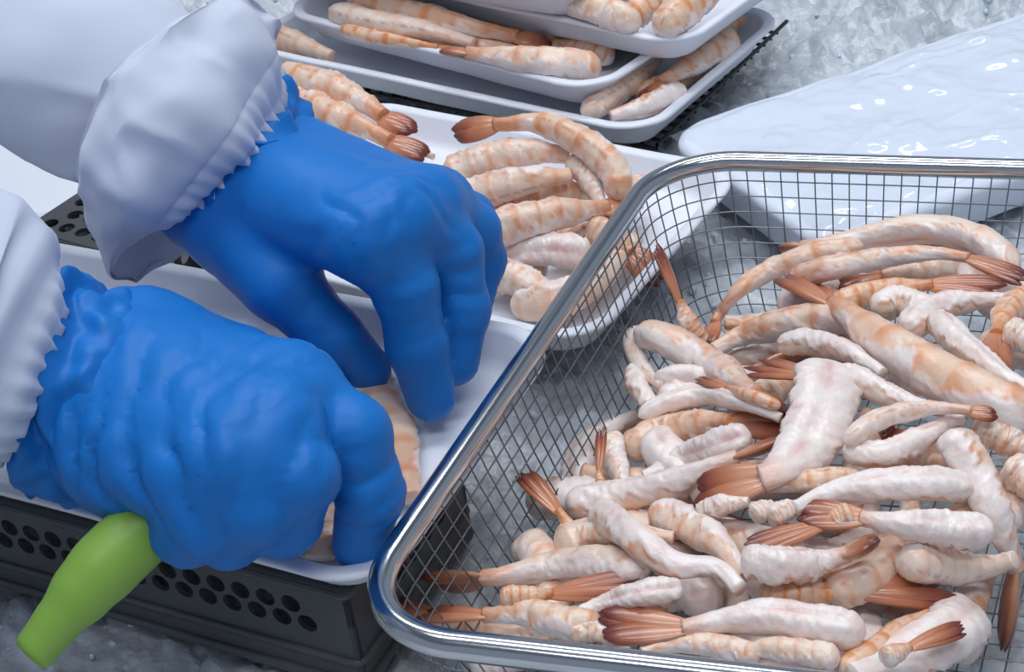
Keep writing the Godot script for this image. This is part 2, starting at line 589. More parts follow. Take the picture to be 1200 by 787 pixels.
const EDGES := [[0, 1], [2, 3], [4, 5], [6, 7], [0, 2], [1, 3], [4, 6], [5, 7], [0, 4], [1, 5], [2, 6], [3, 7]]
const CORN := [Vector3(0, 0, 0), Vector3(1, 0, 0), Vector3(0, 1, 0), Vector3(1, 1, 0), Vector3(0, 0, 1), Vector3(1, 0, 1), Vector3(0, 1, 1), Vector3(1, 1, 1)]

func stamp(F: PackedFloat32Array, lo: Vector3, nx: int, ny: int, nz: int, cell: float, a: Vector3, ra: float, b: Vector3, rb: float, k: float, margin: float) -> void:
	var rm := maxf(ra, rb) + margin
	var l := ((a.min(b) - Vector3.ONE * rm - lo) / cell).floor()
	var h := ((a.max(b) + Vector3.ONE * rm - lo) / cell).ceil()
	var ba := b - a
	var inv := 1.0 / maxf(ba.length_squared(), 1e-9)
	for z in range(maxi(0, int(l.z)), mini(nz, int(h.z))):
		for y in range(maxi(0, int(l.y)), mini(ny, int(h.y))):
			var row := y * nx + z * nx * ny
			for x in range(maxi(0, int(l.x)), mini(nx, int(h.x))):
				var pa := lo + Vector3(x, y, z) * cell - a
				var t := clampf(pa.dot(ba) * inv, 0.0, 1.0)
				var d := (pa - ba * t).length() - lerpf(ra, rb, t)
				if d > margin: continue
				var e := F[row + x]
				var q := maxf(k - absf(e - d), 0.0) / k
				F[row + x] = minf(e, d) - q * q * k * 0.25

# a cloth or rubber tube along a path: stations [point, half width, half height]; ripple(t, angle, point) gives the extra radius
func sleeve(path: Array, ripple: Callable, n := 60, around := 72, thick := 0.0016, up := Vector3.UP) -> Shape:
	var pts := even(path.map(func(q): return q[0]), n)
	var dist := [0.0]
	for k in range(1, path.size()): dist.append(dist[-1] + path[k][0].distance_to(path[k - 1][0]))
	var fr := frames(pts, up)
	var outer := []
	var inner := []
	for k in n:
		var t: float = k / (n - 1.0)
		var want: float = t * dist[-1]
		var j := 0
		while j < path.size() - 2 and dist[j + 1] < want: j += 1
		var f: float = smoothstep(0.0, 1.0, (want - dist[j]) / (dist[j + 1] - dist[j]))
		var w: float = lerpf(path[j][1], path[j + 1][1], f)
		var h: float = lerpf(path[j][2], path[j + 1][2], f)
		var ring := []
		var ring2 := []
		for a in around:
			var th := TAU * a / around
			var dir: Vector3 = fr[k][0] * cos(th) * w + fr[k][1] * sin(th) * h
			var extra: float = ripple.call(t, th, pts[k] + dir)
			var len_ := dir.length()
			ring.append(pts[k] + dir * (1.0 + extra / len_))
			ring2.append(pts[k] + dir * (1.0 + (extra - thick) / len_))
		outer.append(ring)
		inner.append(ring2)
	inner.reverse()
	var s := Shape.new()
	skin(s, outer + inner + [outer[0]], null, false, false)
	return s

func _ready() -> void:
	# camera
	var cam := Camera3D.new()
	cam.name = "camera"
	cam.fov = 24.6630
	cam.near = 0.02
	cam.far = 50.0
	cam.transform = Transform3D(Basis(Vector3(0.992546, -0.100436, 0.069028), Vector3(0.121869, 0.817983, -0.562184), Vector3(-0.000000, 0.566406, 0.824126)), Vector3(0.00000, 0.41383, 0.54392))
	add_child(cam)
	cam.current = true
	# air and light
	var we := WorldEnvironment.new()
	we.name = "surroundings"
	var e := Environment.new()
	e.background_mode = Environment.BG_COLOR
	e.background_color = Color(0.64, 0.685, 0.76)
	e.background_energy_multiplier = 0.55
	e.tonemap_mode = Environment.TONE_MAPPER_LINEAR
	e.tonemap_exposure = 1.28
	e.sdfgi_enabled = true
	e.ssao_enabled = true
	e.ssil_enabled = true
	we.environment = e
	add_child(we)
	noise.seed = 7
	noise.frequency = 0.06
	noise.fractal_octaves = 3
	fine.seed = 19
	fine.frequency = 0.12
	fine.fractal_octaves = 2
	materials()
	ceiling_lamps()
	setting()
	ice()
	basket(Vector3(0.1356, 0, 0.1036), Vector3(0.9505, 0, 0.3106), Vector3(-0.4587, 0, 0.8886), 0.1350, 0.1552)
	trays()
	worker()
	knife()
	wrapped_stack()
	shrimp("thin shrimp curving down against the far mesh, dark tail tip at its lower left end", "peeled shrimp in the wire basket", [155.7, 54, -15.2, 133.7, 50.2, -19.5, 115.2, 43, -21.1, 100.5, 41.4, -11.5, 91.3, 28.8, -12.1, 82.6, 29, 7.5], 5.4, 0.55, -20, 16, 0.5, 1.00, 1.00)
	shrimp("cream shrimp along the far side of the pile, its red tail pointing right", "peeled shrimp in the wire basket", [122.4, 46.1, -8.9, 139.3, 56.7, 3, 161.6, 57.3, 0.9, 181, 60.8, 8.4, 195.8, 60.9, 18, 206, 60.8, 32.9], 5.5, 0.55, 10, 22, 0.8, 1.00, 1.00)
	shrimp("broad pale translucent shrimp on top of the far end of the pile", "peeled shrimp in the wire basket", [210.5, 53.9, 18.3, 204.3, 53.9, -6.7, 185.1, 53.9, -22.9, 158.4, 49.9, -27.9, 139.4, 48.7, -27.8, 126.6, 39.6, -42.1], 8.1, 0.12, 60, 12, 0.4, 1.10, 1.00)
	shrimp("orange shrimp under the cream one, glossy red tail pointing right, near the far mesh", "peeled shrimp in the wire basket", [131.4, 55.1, 28.4, 151.5, 57.1, 25, 169.5, 60.1, 29.2, 182.6, 60.7, 32, 192.7, 60.7, 42.5], 5.9, 0.85, 20, 24, 1.0, 1.00, 1.00)
	shrimp("large banded shrimp with a forked red tail raised to the upper left", "peeled shrimp in the wire basket", [179, 66.4, 129.6, 163.6, 68.4, 116, 151.2, 67.3, 95.8, 139.1, 65.7, 70.2, 133.6, 56.4, 33.5, 127.5, 47.7, -3.8], 10.1, 0.70, 25, 30, 2.4, 1.00, 1.00)
	shrimp("white shrimp lying beside the thick banded one, above its back", "peeled shrimp in the wire basket", [165.4, 61.6, 54.4, 167.9, 66, 78, 174, 67.3, 98.8, 183.4, 66.4, 114.4], 6.2, 0.10, 160, 0, 1.0, 1.00, 1.00)
	shrimp("short pink and white shrimp end poking out below the red tails", "peeled shrimp in the wire basket", [146.5, 54.6, 33.6, 157.9, 54.9, 30.3, 165.9, 57.5, 42.3, 169.3, 60.5, 58.5], 7.1, 0.20, 90, 0, 1.0, 1.00, 1.00)
	shrimp("white shrimp end wedged between the red tails and the right edge", "peeled shrimp in the wire basket", [152.7, 61, 60.3, 167.4, 59, 44.9, 183.2, 58.7, 41.7, 198.4, 58, 42.8], 6.8, 0.08, 150, 0, 1.0, 1.00, 1.00)
	shrimp("shrimp with a glossy orange tail hanging down, near the right edge", "peeled shrimp in the wire basket", [210.3, 58.4, 42.9, 199, 58.5, 48.7, 186.4, 62, 67.5, 173.5, 66.3, 99.5], 6.2, 0.95, 0, 28, 0.7, 1.00, 1.00)
	shrimp("white shrimp end cut by the right edge, beside the glossy orange tail", "peeled shrimp in the wire basket", [187.5, 64.6, 73.3, 192, 64.9, 79.3, 198.3, 65.1, 88.8], 6.8, 0.10, 40, 0, 1.0, 1.00, 1.00)
	shrimp("pink banded shrimp behind the white ones, on the left flank of the pile top", "peeled shrimp in the wire basket", [141.4, 53.6, 37.2, 128.3, 48.5, 26.8, 112.9, 40.3, 16.3, 98.6, 28.8, 4.8, 84.4, 27.2, 11.7], 7.8, 0.55, -10, 0, 1.0, 1.00, 1.00)
	shrimp("white shrimp lying across the middle of the pile just left of the forked tail", "peeled shrimp in the wire basket", [105.4, 50.7, 46.1, 116.7, 57, 54, 126.3, 65.8, 75.6, 134.7, 66.3, 92.5], 5.8, 0.10, 130, 0, 1.0, 1.00, 1.00)
	shrimp("shrimp showing only a split dark red tail in the middle of the pile", "peeled shrimp in the wire basket", [116.2, 71, 102.6, 108.4, 67.3, 89.5, 102.7, 63.6, 78.7, 93.3, 58.2, 65.8], 3.9, 0.85, 0, 30, 1.4, 1.00, 1.00)
	shrimp("long shrimp with a red slit along its back, pointing to the left mesh", "peeled shrimp in the wire basket", [55.5, 33.8, 2, 65.2, 41.6, 20.6, 80.2, 38.8, 37.2, 86.6, 61.2, 86.3, 96.7, 61.6, 101.8], 8.4, 0.30, -25, 14, 0.6, 1.10, 1.00)
	shrimp("slim orange tail lying on the white shrimps left of the upright slab", "peeled shrimp in the wire basket", [93.6, 68, 106.3, 84.3, 67.7, 97.8, 79.1, 55.3, 73.6, 70.4, 49.8, 57.4], 2.7, 0.90, 0, 20, 0.5, 1.00, 1.00)
	shrimp("small white shrimp end under the slit shrimp at the left of the pile", "peeled shrimp in the wire basket", [55.3, 36, 40.1, 66.9, 40.1, 43.4, 79.6, 39.8, 50.3, 87.1, 57.3, 83.4], 5.8, 0.06, 150, 0, 1.0, 1.00, 1.00)
	shrimp("narrow white shrimp bent like an arc above a pink banded one", "peeled shrimp in the wire basket", [45.6, 39.6, 65.9, 58.8, 42.6, 62.4, 73.5, 46.7, 66.4, 84.2, 63.4, 98.3, 93.3, 63.5, 107.6], 4.5, 0.05, 170, 0, 1.0, 1.00, 1.00)
	shrimp("pink banded shrimp with a dark red tail, under the white arc", "peeled shrimp in the wire basket", [38.4, 31.4, 75.9, 55.5, 32.6, 69.8, 72.4, 44.7, 81.7, 84.1, 55.4, 98.3, 98.7, 55.8, 98.8], 8.1, 0.60, 5, 24, 0.7, 1.00, 1.00)
	shrimp("wide white shrimp standing like an upright slab in the middle of the pile", "peeled shrimp in the wire basket", [114.5, 69.8, 87.7, 108.3, 69.5, 108.3, 98.1, 65.5, 126.1, 81.1, 68.2, 144, 59.2, 57.7, 135.7], 10.6, 0.12, 165, 22, 0.6, 1.25, 1.00)
	shrimp("small round white shrimp end touching the left mesh", "peeled shrimp in the wire basket", [55.3, 30.7, -7.9, 51.5, 30.6, 3, 52.5, 32.4, 23.6, 57.7, 38.3, 46], 4.6, 0.05, 90, 0, 1.0, 1.00, 1.00)
	shrimp("second round white shrimp end at the left mesh, lower down", "peeled shrimp in the wire basket", [50.2, 29.4, 20.1, 49.7, 32.1, 37.8, 54, 32.4, 52.6, 60.1, 33.9, 62.5], 5.4, 0.12, 90, 0, 1.0, 1.00, 1.00)
	shrimp("pinkish shrimp lying below the banded one in the left middle", "peeled shrimp in the wire basket", [81.9, 59.7, 109.6, 72.8, 54.7, 107.6, 59.9, 42.3, 97.3, 43, 36.8, 100], 7.0, 0.20, 140, 0, 1.0, 1.00, 1.00)
	shrimp("thin white shrimp curved like a bow in the right middle of the pile", "peeled shrimp in the wire basket", [109.7, 71.5, 135, 123.6, 73.2, 127.2, 141.2, 72.7, 123.7, 153.3, 73.8, 128.1, 163.1, 73.7, 132.9], 4.1, 0.05, 20, 8, 0.4, 1.00, 1.00)
	shrimp("orange streaked shrimp curled under the white bow", "peeled shrimp in the wire basket", [110.3, 64.9, 130.6, 122.6, 66.3, 137.6, 137.2, 65.7, 131.2, 149.2, 66.9, 125.3, 154.7, 67.4, 125], 5.7, 0.60, 180, 0, 1.0, 1.00, 1.00)
	shrimp("long white shrimp hanging down at the right with its orange tail on the bare mesh", "peeled shrimp in the wire basket", [144.2, 72, 136.7, 149.2, 66, 148.5, 152.7, 57, 163.1, 157.6, 44, 168.9, 160.3, 30, 171.3, 151.7, 12, 177.6], 7.4, 0.20, -60, 26, 0.5, 1.00, 1.00)
	shrimp("white shrimp end beside the upright slab, on its right", "peeled shrimp in the wire basket", [119.1, 69.9, 91, 126.6, 70, 102.3, 136.7, 69, 113.4, 148.1, 69.5, 121.4], 5.2, 0.10, 150, 0, 1.0, 1.00, 1.00)
	shrimp("pink shrimp at the right edge below the thick banded one", "peeled shrimp in the wire basket", [158.2, 63.3, 124.4, 166.8, 61.8, 131, 176.2, 58.3, 139.6], 6.8, 0.35, 60, 0, 1.0, 1.00, 1.00)
	shrimp("white shrimp at the right edge behind the long hanging one", "peeled shrimp in the wire basket", [165.1, 59.1, 143.1, 169.1, 58.7, 151.2, 173.4, 58.1, 163.9], 6.9, 0.15, 60, 0, 1.0, 1.00, 1.00)
	shrimp("pale pink shrimp stretched level across the right middle", "peeled shrimp in the wire basket", [147.7, 63.4, 157.3, 131.5, 68.4, 157.5, 113.2, 68.8, 155.8, 97.7, 66.1, 154.6, 86.2, 67.1, 160.6], 6.3, 0.12, 170, 0, 1.0, 1.00, 1.00)
	shrimp("segmented white shrimp lying level below the pale pink one", "peeled shrimp in the wire basket", [148.4, 62, 177.4, 133.6, 64, 175.2, 116.8, 68.2, 174.4, 103.1, 66.8, 167.7, 88.5, 65.8, 163], 6.4, 0.20, 165, 18, 0.8, 1.00, 1.00)
	shrimp("white shrimp in the centre of the lower pile, right of the curled one", "peeled shrimp in the wire basket", [65.2, 62.7, 176.8, 77.5, 63, 181.3, 91.8, 60.2, 179.6, 108.9, 68.2, 182.9], 6.7, 0.10, 150, 10, 0.5, 1.00, 1.00)
	shrimp("white shrimp under the segmented one, by the hanging shrimp", "peeled shrimp in the wire basket", [117.3, 58.6, 182, 133, 47.1, 175.8, 146.4, 43.9, 174.8, 155.9, 50, 179.2], 7.0, 0.06, 90, 0, 1.0, 1.00, 1.00)
	shrimp("translucent orange shrimp with its red tail pointing right in the lower pile", "peeled shrimp in the wire basket", [70.7, 51.1, 179.7, 84.4, 48.4, 181.7, 98.1, 49.3, 183.3, 110.5, 49.7, 184.3, 128.5, 41.3, 181.2], 5.5, 0.85, 20, 28, 0.9, 1.00, 1.00)
	shrimp("long white shrimp lying level near the near rim, tail to the left", "peeled shrimp in the wire basket", [99.2, 52.3, 205.9, 86.7, 53.8, 201.5, 70.3, 54.1, 195.2, 54.2, 52, 192.7, 40.3, 51.8, 193.2, 20.6, 47.2, 182.2], 6.9, 0.15, 170, 24, 0.9, 1.00, 1.00)
	shrimp("fan shaped white shrimp at the lower right by the bare mesh", "peeled shrimp in the wire basket", [140.7, 34.8, 185.5, 124.9, 43.7, 202.9, 110.6, 43.8, 209.9, 91.6, 49.6, 220.2], 8.3, 0.08, 160, 0, 1.0, 1.20, 1.00)
	shrimp("shrimp with a dark tail tip lying on the fan shaped white one", "peeled shrimp in the wire basket", [99.9, 58.3, 222.7, 108.3, 56.4, 217.9, 116.7, 56.3, 214.6, 127.6, 55.1, 210.5], 3.5, 0.70, 0, 18, 0.5, 1.00, 1.00)
	shrimp("orange shrimp between the long white one and the fan shaped one", "peeled shrimp in the wire basket", [88.7, 48.2, 215.9, 100.1, 45.9, 208.3, 114.8, 41.7, 195.4, 130.9, 41.1, 188.6], 4.7, 0.95, 0, 0, 1.0, 1.00, 1.00)
	shrimp("white shrimp curling to an orange end in the left lower pile", "peeled shrimp in the wire basket", [24, 37.7, 116.2, 32.7, 57.6, 153.9, 44.3, 57.3, 169.3, 57.2, 58.2, 174.2, 63.5, 57.5, 185], 6.6, 0.35, 120, 0, 1.0, 1.00, 1.00)
	shrimp("white shrimp with an orange band beside the curling one", "peeled shrimp in the wire basket", [42.3, 47.5, 130.9, 53.2, 51.5, 145.1, 61.6, 58.5, 165.3, 66.1, 55.2, 177.5], 7.1, 0.35, 100, 0, 1.0, 1.00, 1.00)
	shrimp("short white shrimp end under the curling one, near the near rim", "peeled shrimp in the wire basket", [45.6, 53.8, 178.1, 32.8, 55.3, 179.3, 21.6, 49.3, 175.3, 11.4, 47.2, 175.8], 4.9, 0.30, 150, 0, 1.0, 1.00, 1.00)
	shrimp("small white shrimp lump in the middle below the slab", "peeled shrimp in the wire basket", [57.6, 54.4, 141.1, 64.8, 62, 148.6, 73, 64.5, 151.6], 4.5, 0.05, 90, 0, 1.0, 1.00, 1.00)
	shrimp("two small white shrimp lumps, the left one", "peeled shrimp in the wire basket", [72.7, 64.9, 159.1, 76, 65, 157.2, 80.3, 65, 154.5], 4.0, 0.10, 90, 0, 1.0, 1.00, 1.00)
	shrimp("small white shrimp lump next to the orange tail in the middle", "peeled shrimp in the wire basket", [77.3, 65.8, 161.8, 82, 65.8, 160.1, 89.4, 65.4, 156.7], 4.3, 0.20, 90, 0, 1.0, 1.00, 1.00)
	shrimp("orange shrimp tail pointing left in the middle of the pile", "peeled shrimp in the wire basket", [104.7, 67.9, 166.7, 94.5, 65.4, 168, 83.7, 66.4, 171.7, 70.5, 66.3, 172.9], 4.2, 0.80, 0, 24, 0.8, 1.00, 1.00)
	shrimp("pink shrimp running from the slab towards the right middle", "peeled shrimp in the wire basket", [112.5, 65.6, 147.8, 99, 63.1, 143.2, 82.6, 64.3, 143.3, 67, 61.2, 139.4], 4.4, 0.60, 0, 0, 1.0, 1.00, 1.00)
	shrimp("shrimp whose brown tail stands up at the left mesh, lower one of the two", "peeled shrimp in the wire basket", [27.4, 30, 130.2, 15.9, 32, 122.4, 9.3, 38, 114.7, -0.6, 42, 95.4], 4.3, 0.80, 0, 20, 0.7, 1.00, 1.00)
	shrimp("thin red shell strip standing at the left mesh above the brown tail", "peeled shrimp in the wire basket", [26.6, 34, 102.6, 26.6, 40, 94.6, 30.1, 48, 83.4], 2.1, 0.95, 0, 14, 0.4, 1.00, 1.00)
	shrimp("small white shrimp end beside the thin red strip", "peeled shrimp in the wire basket", [34, 35.5, 69.3, 34.3, 32.6, 81.9, 36, 33.7, 102.5], 5.6, 0.08, 90, 0, 1.0, 1.00, 1.00)
	shrimp("pale shrimp lying level from the left mesh towards the slab", "peeled shrimp in the wire basket", [12.1, 34.9, 105.9, 28.9, 36.2, 108.5, 47.5, 45.4, 116, 66.4, 57.7, 122.4, 91.3, 64.3, 121.3], 7.2, 0.15, 150, 16, 0.6, 1.00, 1.00)
	shrimp("white shrimp with an orange mark at the left edge of the pile", "peeled shrimp in the wire basket", [7.6, 33.8, 128.5, 20.2, 37.8, 129.6, 34.3, 52.1, 146.4, 46.9, 51.9, 151], 5.6, 0.40, 60, 0, 1.0, 1.00, 1.00)
	shrimp("plump smooth shrimp at the lower left with its tail to the left", "peeled shrimp in the wire basket", [34.6, 51.4, 164.6, 19.8, 42.2, 149.6, 2, 33.5, 138.8, -16.3, 38.8, 145.6, -37.6, 24.7, 128.8], 7.3, 0.25, 60, 24, 0.8, 1.00, 1.00)
	shrimp("shrimp with a dark brown tail pointing right, under the plump smooth one", "peeled shrimp in the wire basket", [-15.1, 46.5, 164, -2.1, 46, 164.5, 9.6, 44.5, 163, 24.3, 54.5, 172.7], 4.4, 0.80, 20, 26, 0.9, 1.00, 1.00)
	shrimp("banded shrimp along the near rim at the lower left corner, tail to the left", "peeled shrimp in the wire basket", [17.9, 44.3, 182, 5.8, 44.2, 177.4, -5.7, 43, 169.5, -19.6, 41.2, 166.1, -41.4, 33.2, 152.6], 6.3, 0.60, 25, 24, 0.9, 1.00, 1.00)
	shrimp("small pinkish shrimp at the near rim, in the middle of its length", "peeled shrimp in the wire basket", [64.9, 50.2, 208.4, 52.8, 48.6, 200.1, 41, 48.5, 196.9, 28.8, 47.5, 198.3], 4.6, 0.40, 30, 0, 1.0, 1.00, 1.00)
	shrimp("pale shrimp at the near rim right of the pinkish one", "peeled shrimp in the wire basket", [89, 51.4, 214.3, 78, 51.6, 209.7, 66.7, 51.4, 206.2, 57.2, 50, 206.2], 4.6, 0.20, 30, 0, 1.0, 1.00, 1.00)
	shrimp("orange tail leaning upright on the left mesh near the far corner", "peeled shrimp in the wire basket", [80.3, 30, 8.4, 75.1, 40, 6.2, 71.7, 52, -1.6, 67.1, 66, -13.5], 5.1, 0.75, 0, 22, 0.5, 1.00, 1.00)
	shrimp("curled white shrimp end at the near rim beside the long white one", "peeled shrimp in the wire basket", [6.9, 45.1, 184.3, 13.3, 45.1, 182.7, 19.9, 45.3, 186.8, 24.5, 46.9, 195.6], 3.9, 0.40, 100, 0, 1.0, 1.00, 1.00)
	shrimp("big arched shrimp on the heap, dark tail tip to the left", "shrimp heaped on the middle foam tray", [58.4, 48, -89.2, 58.1, 58, -101.4, 46.5, 66, -117.4, 27.8, 68, -139.7, 6.5, 66, -148.5, -16.2, 60, -158.9], 8.4, 0.65, -10, 22, 0.6, 1.00, 1.00)
	shrimp("pinkish shrimp under the arch of the big one, towards the tray's far edge", "shrimp heaped on the middle foam tray", [-24.3, 46, -137.7, 0.1, 52, -138.3, 21.6, 56, -134.2, 39.3, 54, -129.7], 10.1, 0.35, 30, 0, 1.0, 1.00, 1.00)
	shrimp("pale knobbly shrimp in the left of the heap, beside the glove", "shrimp heaped on the middle foam tray", [-23.4, 42, -116.7, -1.6, 50, -112.4, 19.4, 56, -106.5, 37.3, 54, -109.9], 9.4, 0.40, 100, 0, 1.0, 1.00, 1.00)
	shrimp("white shrimp end standing under the arch's right leg", "shrimp heaped on the middle foam tray", [40.4, 54, -124, 46.2, 52, -108.7, 50.4, 46, -91.4], 6.8, 0.10, 100, 0, 1.0, 1.00, 1.00)
	shrimp("long cream shrimp across the front of the heap", "shrimp heaped on the middle foam tray", [-6.7, 52, -69.3, 14.4, 54, -72.5, 36.7, 52, -77.7, 64.2, 44, -91.5], 9.5, 0.50, 10, 14, 0.5, 1.00, 1.00)
	shrimp("white rounded shrimp end in front of the long cream one", "shrimp heaped on the middle foam tray", [40.5, 38, -59.8, 26.4, 42, -62.6, 10.6, 40, -66.6, -5.9, 34, -69.5], 8.8, 0.20, 120, 0, 1.0, 1.00, 1.00)
	shrimp("pale shrimp lying by the glove's little finger at the near edge of the tray", "shrimp heaped on the middle foam tray", [-12.7, 30, -62.3, -0.5, 34, -59.2, 12.5, 34, -46.6, 25.1, 30, -39.1], 9.3, 0.30, 60, 0, 1.0, 1.00, 1.00)
	shrimp("pink shrimp at the near right of the heap, seen partly through the mesh", "shrimp heaped on the middle foam tray", [1.8, 28, -43.8, 21.1, 32, -35.5, 42, 34, -47.2, 64, 32, -79.7], 8.9, 0.40, 120, 0, 1.0, 1.00, 1.00)
	shrimp("translucent shrimp at the right of the heap behind the wire basket", "shrimp heaped on the middle foam tray", [42.3, 42, -80, 53, 38, -70.7, 61.6, 34, -61.3, 70.3, 26, -49.6], 8.7, 0.55, 30, 18, 0.6, 1.00, 1.00)
	shrimp("shrimp at the right end of the heap, under the arch leg", "shrimp heaped on the middle foam tray", [72.2, 38, -121.6, 62.9, 40, -98.8, 46.7, 40, -84.7], 8.2, 0.40, 60, 0, 1.0, 1.00, 1.00)
	shrimp("deep pink shrimp low in the middle of the heap", "shrimp heaped on the middle foam tray", [3.7, 36, -120.5, 24.9, 40, -115.1, 50.5, 38, -118.3], 10.5, 0.55, 30, 0, 1.0, 1.00, 1.00)
	shrimp("upper one of two banded shrimps beyond the glove, red tail tip to the right", "shrimp heaped on the middle foam tray", [-112.2, 52, -267.1, -88.7, 56, -242.8, -64.9, 54, -218.6, -51.6, 50, -202.3, -38, 46, -194.4], 10.5, 0.55, 10, 18, 0.6, 1.00, 1.00)
	shrimp("lower one of two banded shrimps beyond the glove", "shrimp heaped on the middle foam tray", [-112.4, 46, -250.6, -86.6, 50, -220.2, -63.3, 48, -197.3, -45.7, 44, -180.7, -32.8, 40, -175.2], 10.2, 0.60, 20, 20, 0.6, 1.00, 1.00)
	shrimp("thin pale shrimp piece lying flat between the two heaps", "shrimp heaped on the middle foam tray", [-47.6, 36, -198.6, -38.5, 36, -191.2, -29.7, 35, -182], 4.0, 0.50, 10, 0, 1.0, 1.00, 1.00)
	shrimp("shrimp low at the far left of the heap, under the pale knobbly one", "shrimp heaped on the middle foam tray", [-19.2, 32, -146.6, -1.3, 34, -147.5, 17.6, 34, -136.4], 9.9, 0.50, 40, 0, 1.0, 1.00, 1.00)
	shrimp("shrimp low in the heap between the long cream one and the knobbly one", "shrimp heaped on the middle foam tray", [-9.3, 36, -115.2, 12, 38, -115, 33.7, 38, -119.9], 9.2, 0.65, 30, 0, 1.0, 1.00, 1.00)
	shrimp("shrimp at the lower right of the heap, just under the long cream one's tail", "shrimp heaped on the middle foam tray", [55.5, 34, -92.8, 41.9, 34, -81.6, 26.2, 34, -89.4], 8.8, 0.55, 20, 0, 1.0, 1.00, 1.00)
	shrimp("shrimp low at the near left of the heap, against the glove's fingertips", "shrimp heaped on the middle foam tray", [-9.6, 26, -91.1, 4, 28, -75.3, 19.8, 28, -69.3], 8.7, 0.45, 70, 0, 1.0, 1.00, 1.00)
	shrimp("pale shrimp along the near edge of the left stacked tray", "shrimp laid out in the stacked foam trays", [-85.9, 54, -351.4, -58, 56, -322.1, -27.8, 56, -300.1, -1, 52, -281.5], 8.8, 0.15, 60, 0, 1.0, 1.00, 1.00)
	shrimp("orange shrimp behind the pale one in the left stacked tray", "shrimp laid out in the stacked foam trays", [-74.5, 54, -364.2, -42.3, 58, -330.7, -12.4, 58, -300.7, 21.1, 54, -282.4, 42.4, 50, -275.4], 9.3, 0.75, 10, 18, 0.6, 1.00, 1.00)
	shrimp("banded shrimp at the right end of the left stacked tray, near side", "shrimp laid out in the stacked foam trays", [67, 50, -233.2, 41.5, 56, -234.2, 14.1, 56, -249.1, -18.8, 54, -275], 8.9, 0.45, 20, 16, 0.6, 1.00, 1.00)
	shrimp("slim orange shrimp just inside the near wall of the left stacked tray", "shrimp laid out in the stacked foam trays", [-79.8, 50, -332.6, -58.6, 52, -308.7, -33.5, 52, -291.2, -9.4, 50, -276.5], 5.1, 0.85, 20, 14, 0.5, 1.00, 1.00)
	shrimp("shrimp in the low stacked tray, at its far left end", "shrimp laid out in the stacked foam trays", [-147.8, 34, -399.2, -132.2, 36, -378.7, -112.1, 36, -356.6, -88.1, 32, -335.2], 8.9, 0.35, 40, 0, 1.0, 1.00, 1.00)
	shrimp("shrimp in the lowest stacked tray under the corner of the tray above", "shrimp laid out in the stacked foam trays", [52.6, 34, -212.3, 68.2, 36, -223.1, 86.7, 36, -244.3, 102.1, 34, -267.4], 7.5, 0.20, 40, 0, 1.0, 1.00, 1.00)
	shrimp("large shrimp along the right wall of the lowest stacked tray", "shrimp laid out in the stacked foam trays", [148.6, 36, -282.9, 129.2, 38, -257.6, 107.6, 38, -238.5, 86.1, 36, -222.4], 9.3, 0.60, 30, 14, 0.6, 1.00, 1.00)
	shrimp("pink shrimp in the near right corner of the lowest stacked tray", "shrimp laid out in the stacked foam trays", [110.6, 34, -228.4, 91.9, 34, -214.2, 67.5, 33, -208.1], 7.3, 0.70, 60, 0, 1.0, 1.00, 1.00)
	shrimp("banded shrimp at the near right corner of the top stacked tray", "shrimp laid out in the stacked foam trays", [88.2, 74, -229.5, 74.9, 76, -245.4, 59.9, 76, -259.9, 43.3, 74, -290.3], 8.8, 0.50, 20, 0, 1.0, 1.00, 1.00)
	shrimp("orange shrimp at the right of the top stacked tray", "shrimp laid out in the stacked foam trays", [97.8, 74, -219.6, 113.4, 76, -235.8, 131.1, 76, -257, 149.6, 74, -279.1], 10.2, 0.75, 20, 0, 1.0, 1.00, 1.00)
	shrimp("second orange shrimp in the top stacked tray, left of the orange one", "shrimp laid out in the stacked foam trays", [83.5, 74, -240.4, 99.8, 76, -254.6, 114.9, 76, -275], 9.2, 0.65, 20, 0, 1.0, 1.00, 1.00)
	shrimp("pink shrimp in the second row of the left stacked tray, half under the tray above", "shrimp laid out in the stacked foam trays", [-43.6, 46, -371.2, -7, 48, -338.5, 32.2, 48, -305.5, 59.9, 45, -281.6], 8.7, 0.60, 30, 0, 1.0, 1.00, 1.00)
	shrimp("shrimp in the far right of the left stacked tray, close under the third tray", "shrimp laid out in the stacked foam trays", [76.8, 45, -257.4, 63.3, 46, -266.3, 45.3, 46, -283.7], 7.3, 0.75, 20, 0, 1.0, 1.00, 1.00)
	shrimp("shrimp on the floor of the left stacked tray, between its two near shrimps", "shrimp laid out in the stacked foam trays", [-29, 46, -306.1, 0.7, 46, -289.7, 29.5, 46, -273.9], 8.5, 0.70, 40, 0, 1.0, 1.00, 1.00)
	shrimp("pink shrimp in the lowest stacked tray, between the two beside its right wall", "shrimp laid out in the stacked foam trays", [87.5, 30, -228, 105.6, 31, -242.9, 124.3, 31, -253.4], 8.8, 0.80, 30, 0, 1.0, 1.00, 1.00)
	shrimp("shrimp at the far right corner of the lowest stacked tray, under the third tray", "shrimp laid out in the stacked foam trays", [119.3, 30, -283.2, 139.5, 31, -297.2, 161, 31, -316.2], 8.2, 0.60, 30, 0, 1.0, 1.00, 1.00)
	shrimp("pale shrimp at the far left end of the lowest stacked tray, by the sleeve", "shrimp laid out in the stacked foam trays", [-151.7, 28, -397.8, -127.9, 29, -374.7, -99.7, 29, -350.5], 8.9, 0.30, 40, 0, 1.0, 1.00, 1.00)
	shrimp("flattened shrimp in the packed tray under the fingertips", "opened shrimp laid in the tray being packed", [-73, 58, 29.8, -60.8, 60, 61.1, -50.9, 60, 89.9, -45.1, 58, 120.6], 10.6, 0.50, 0, 0, 1.0, 1.50, 1.00)
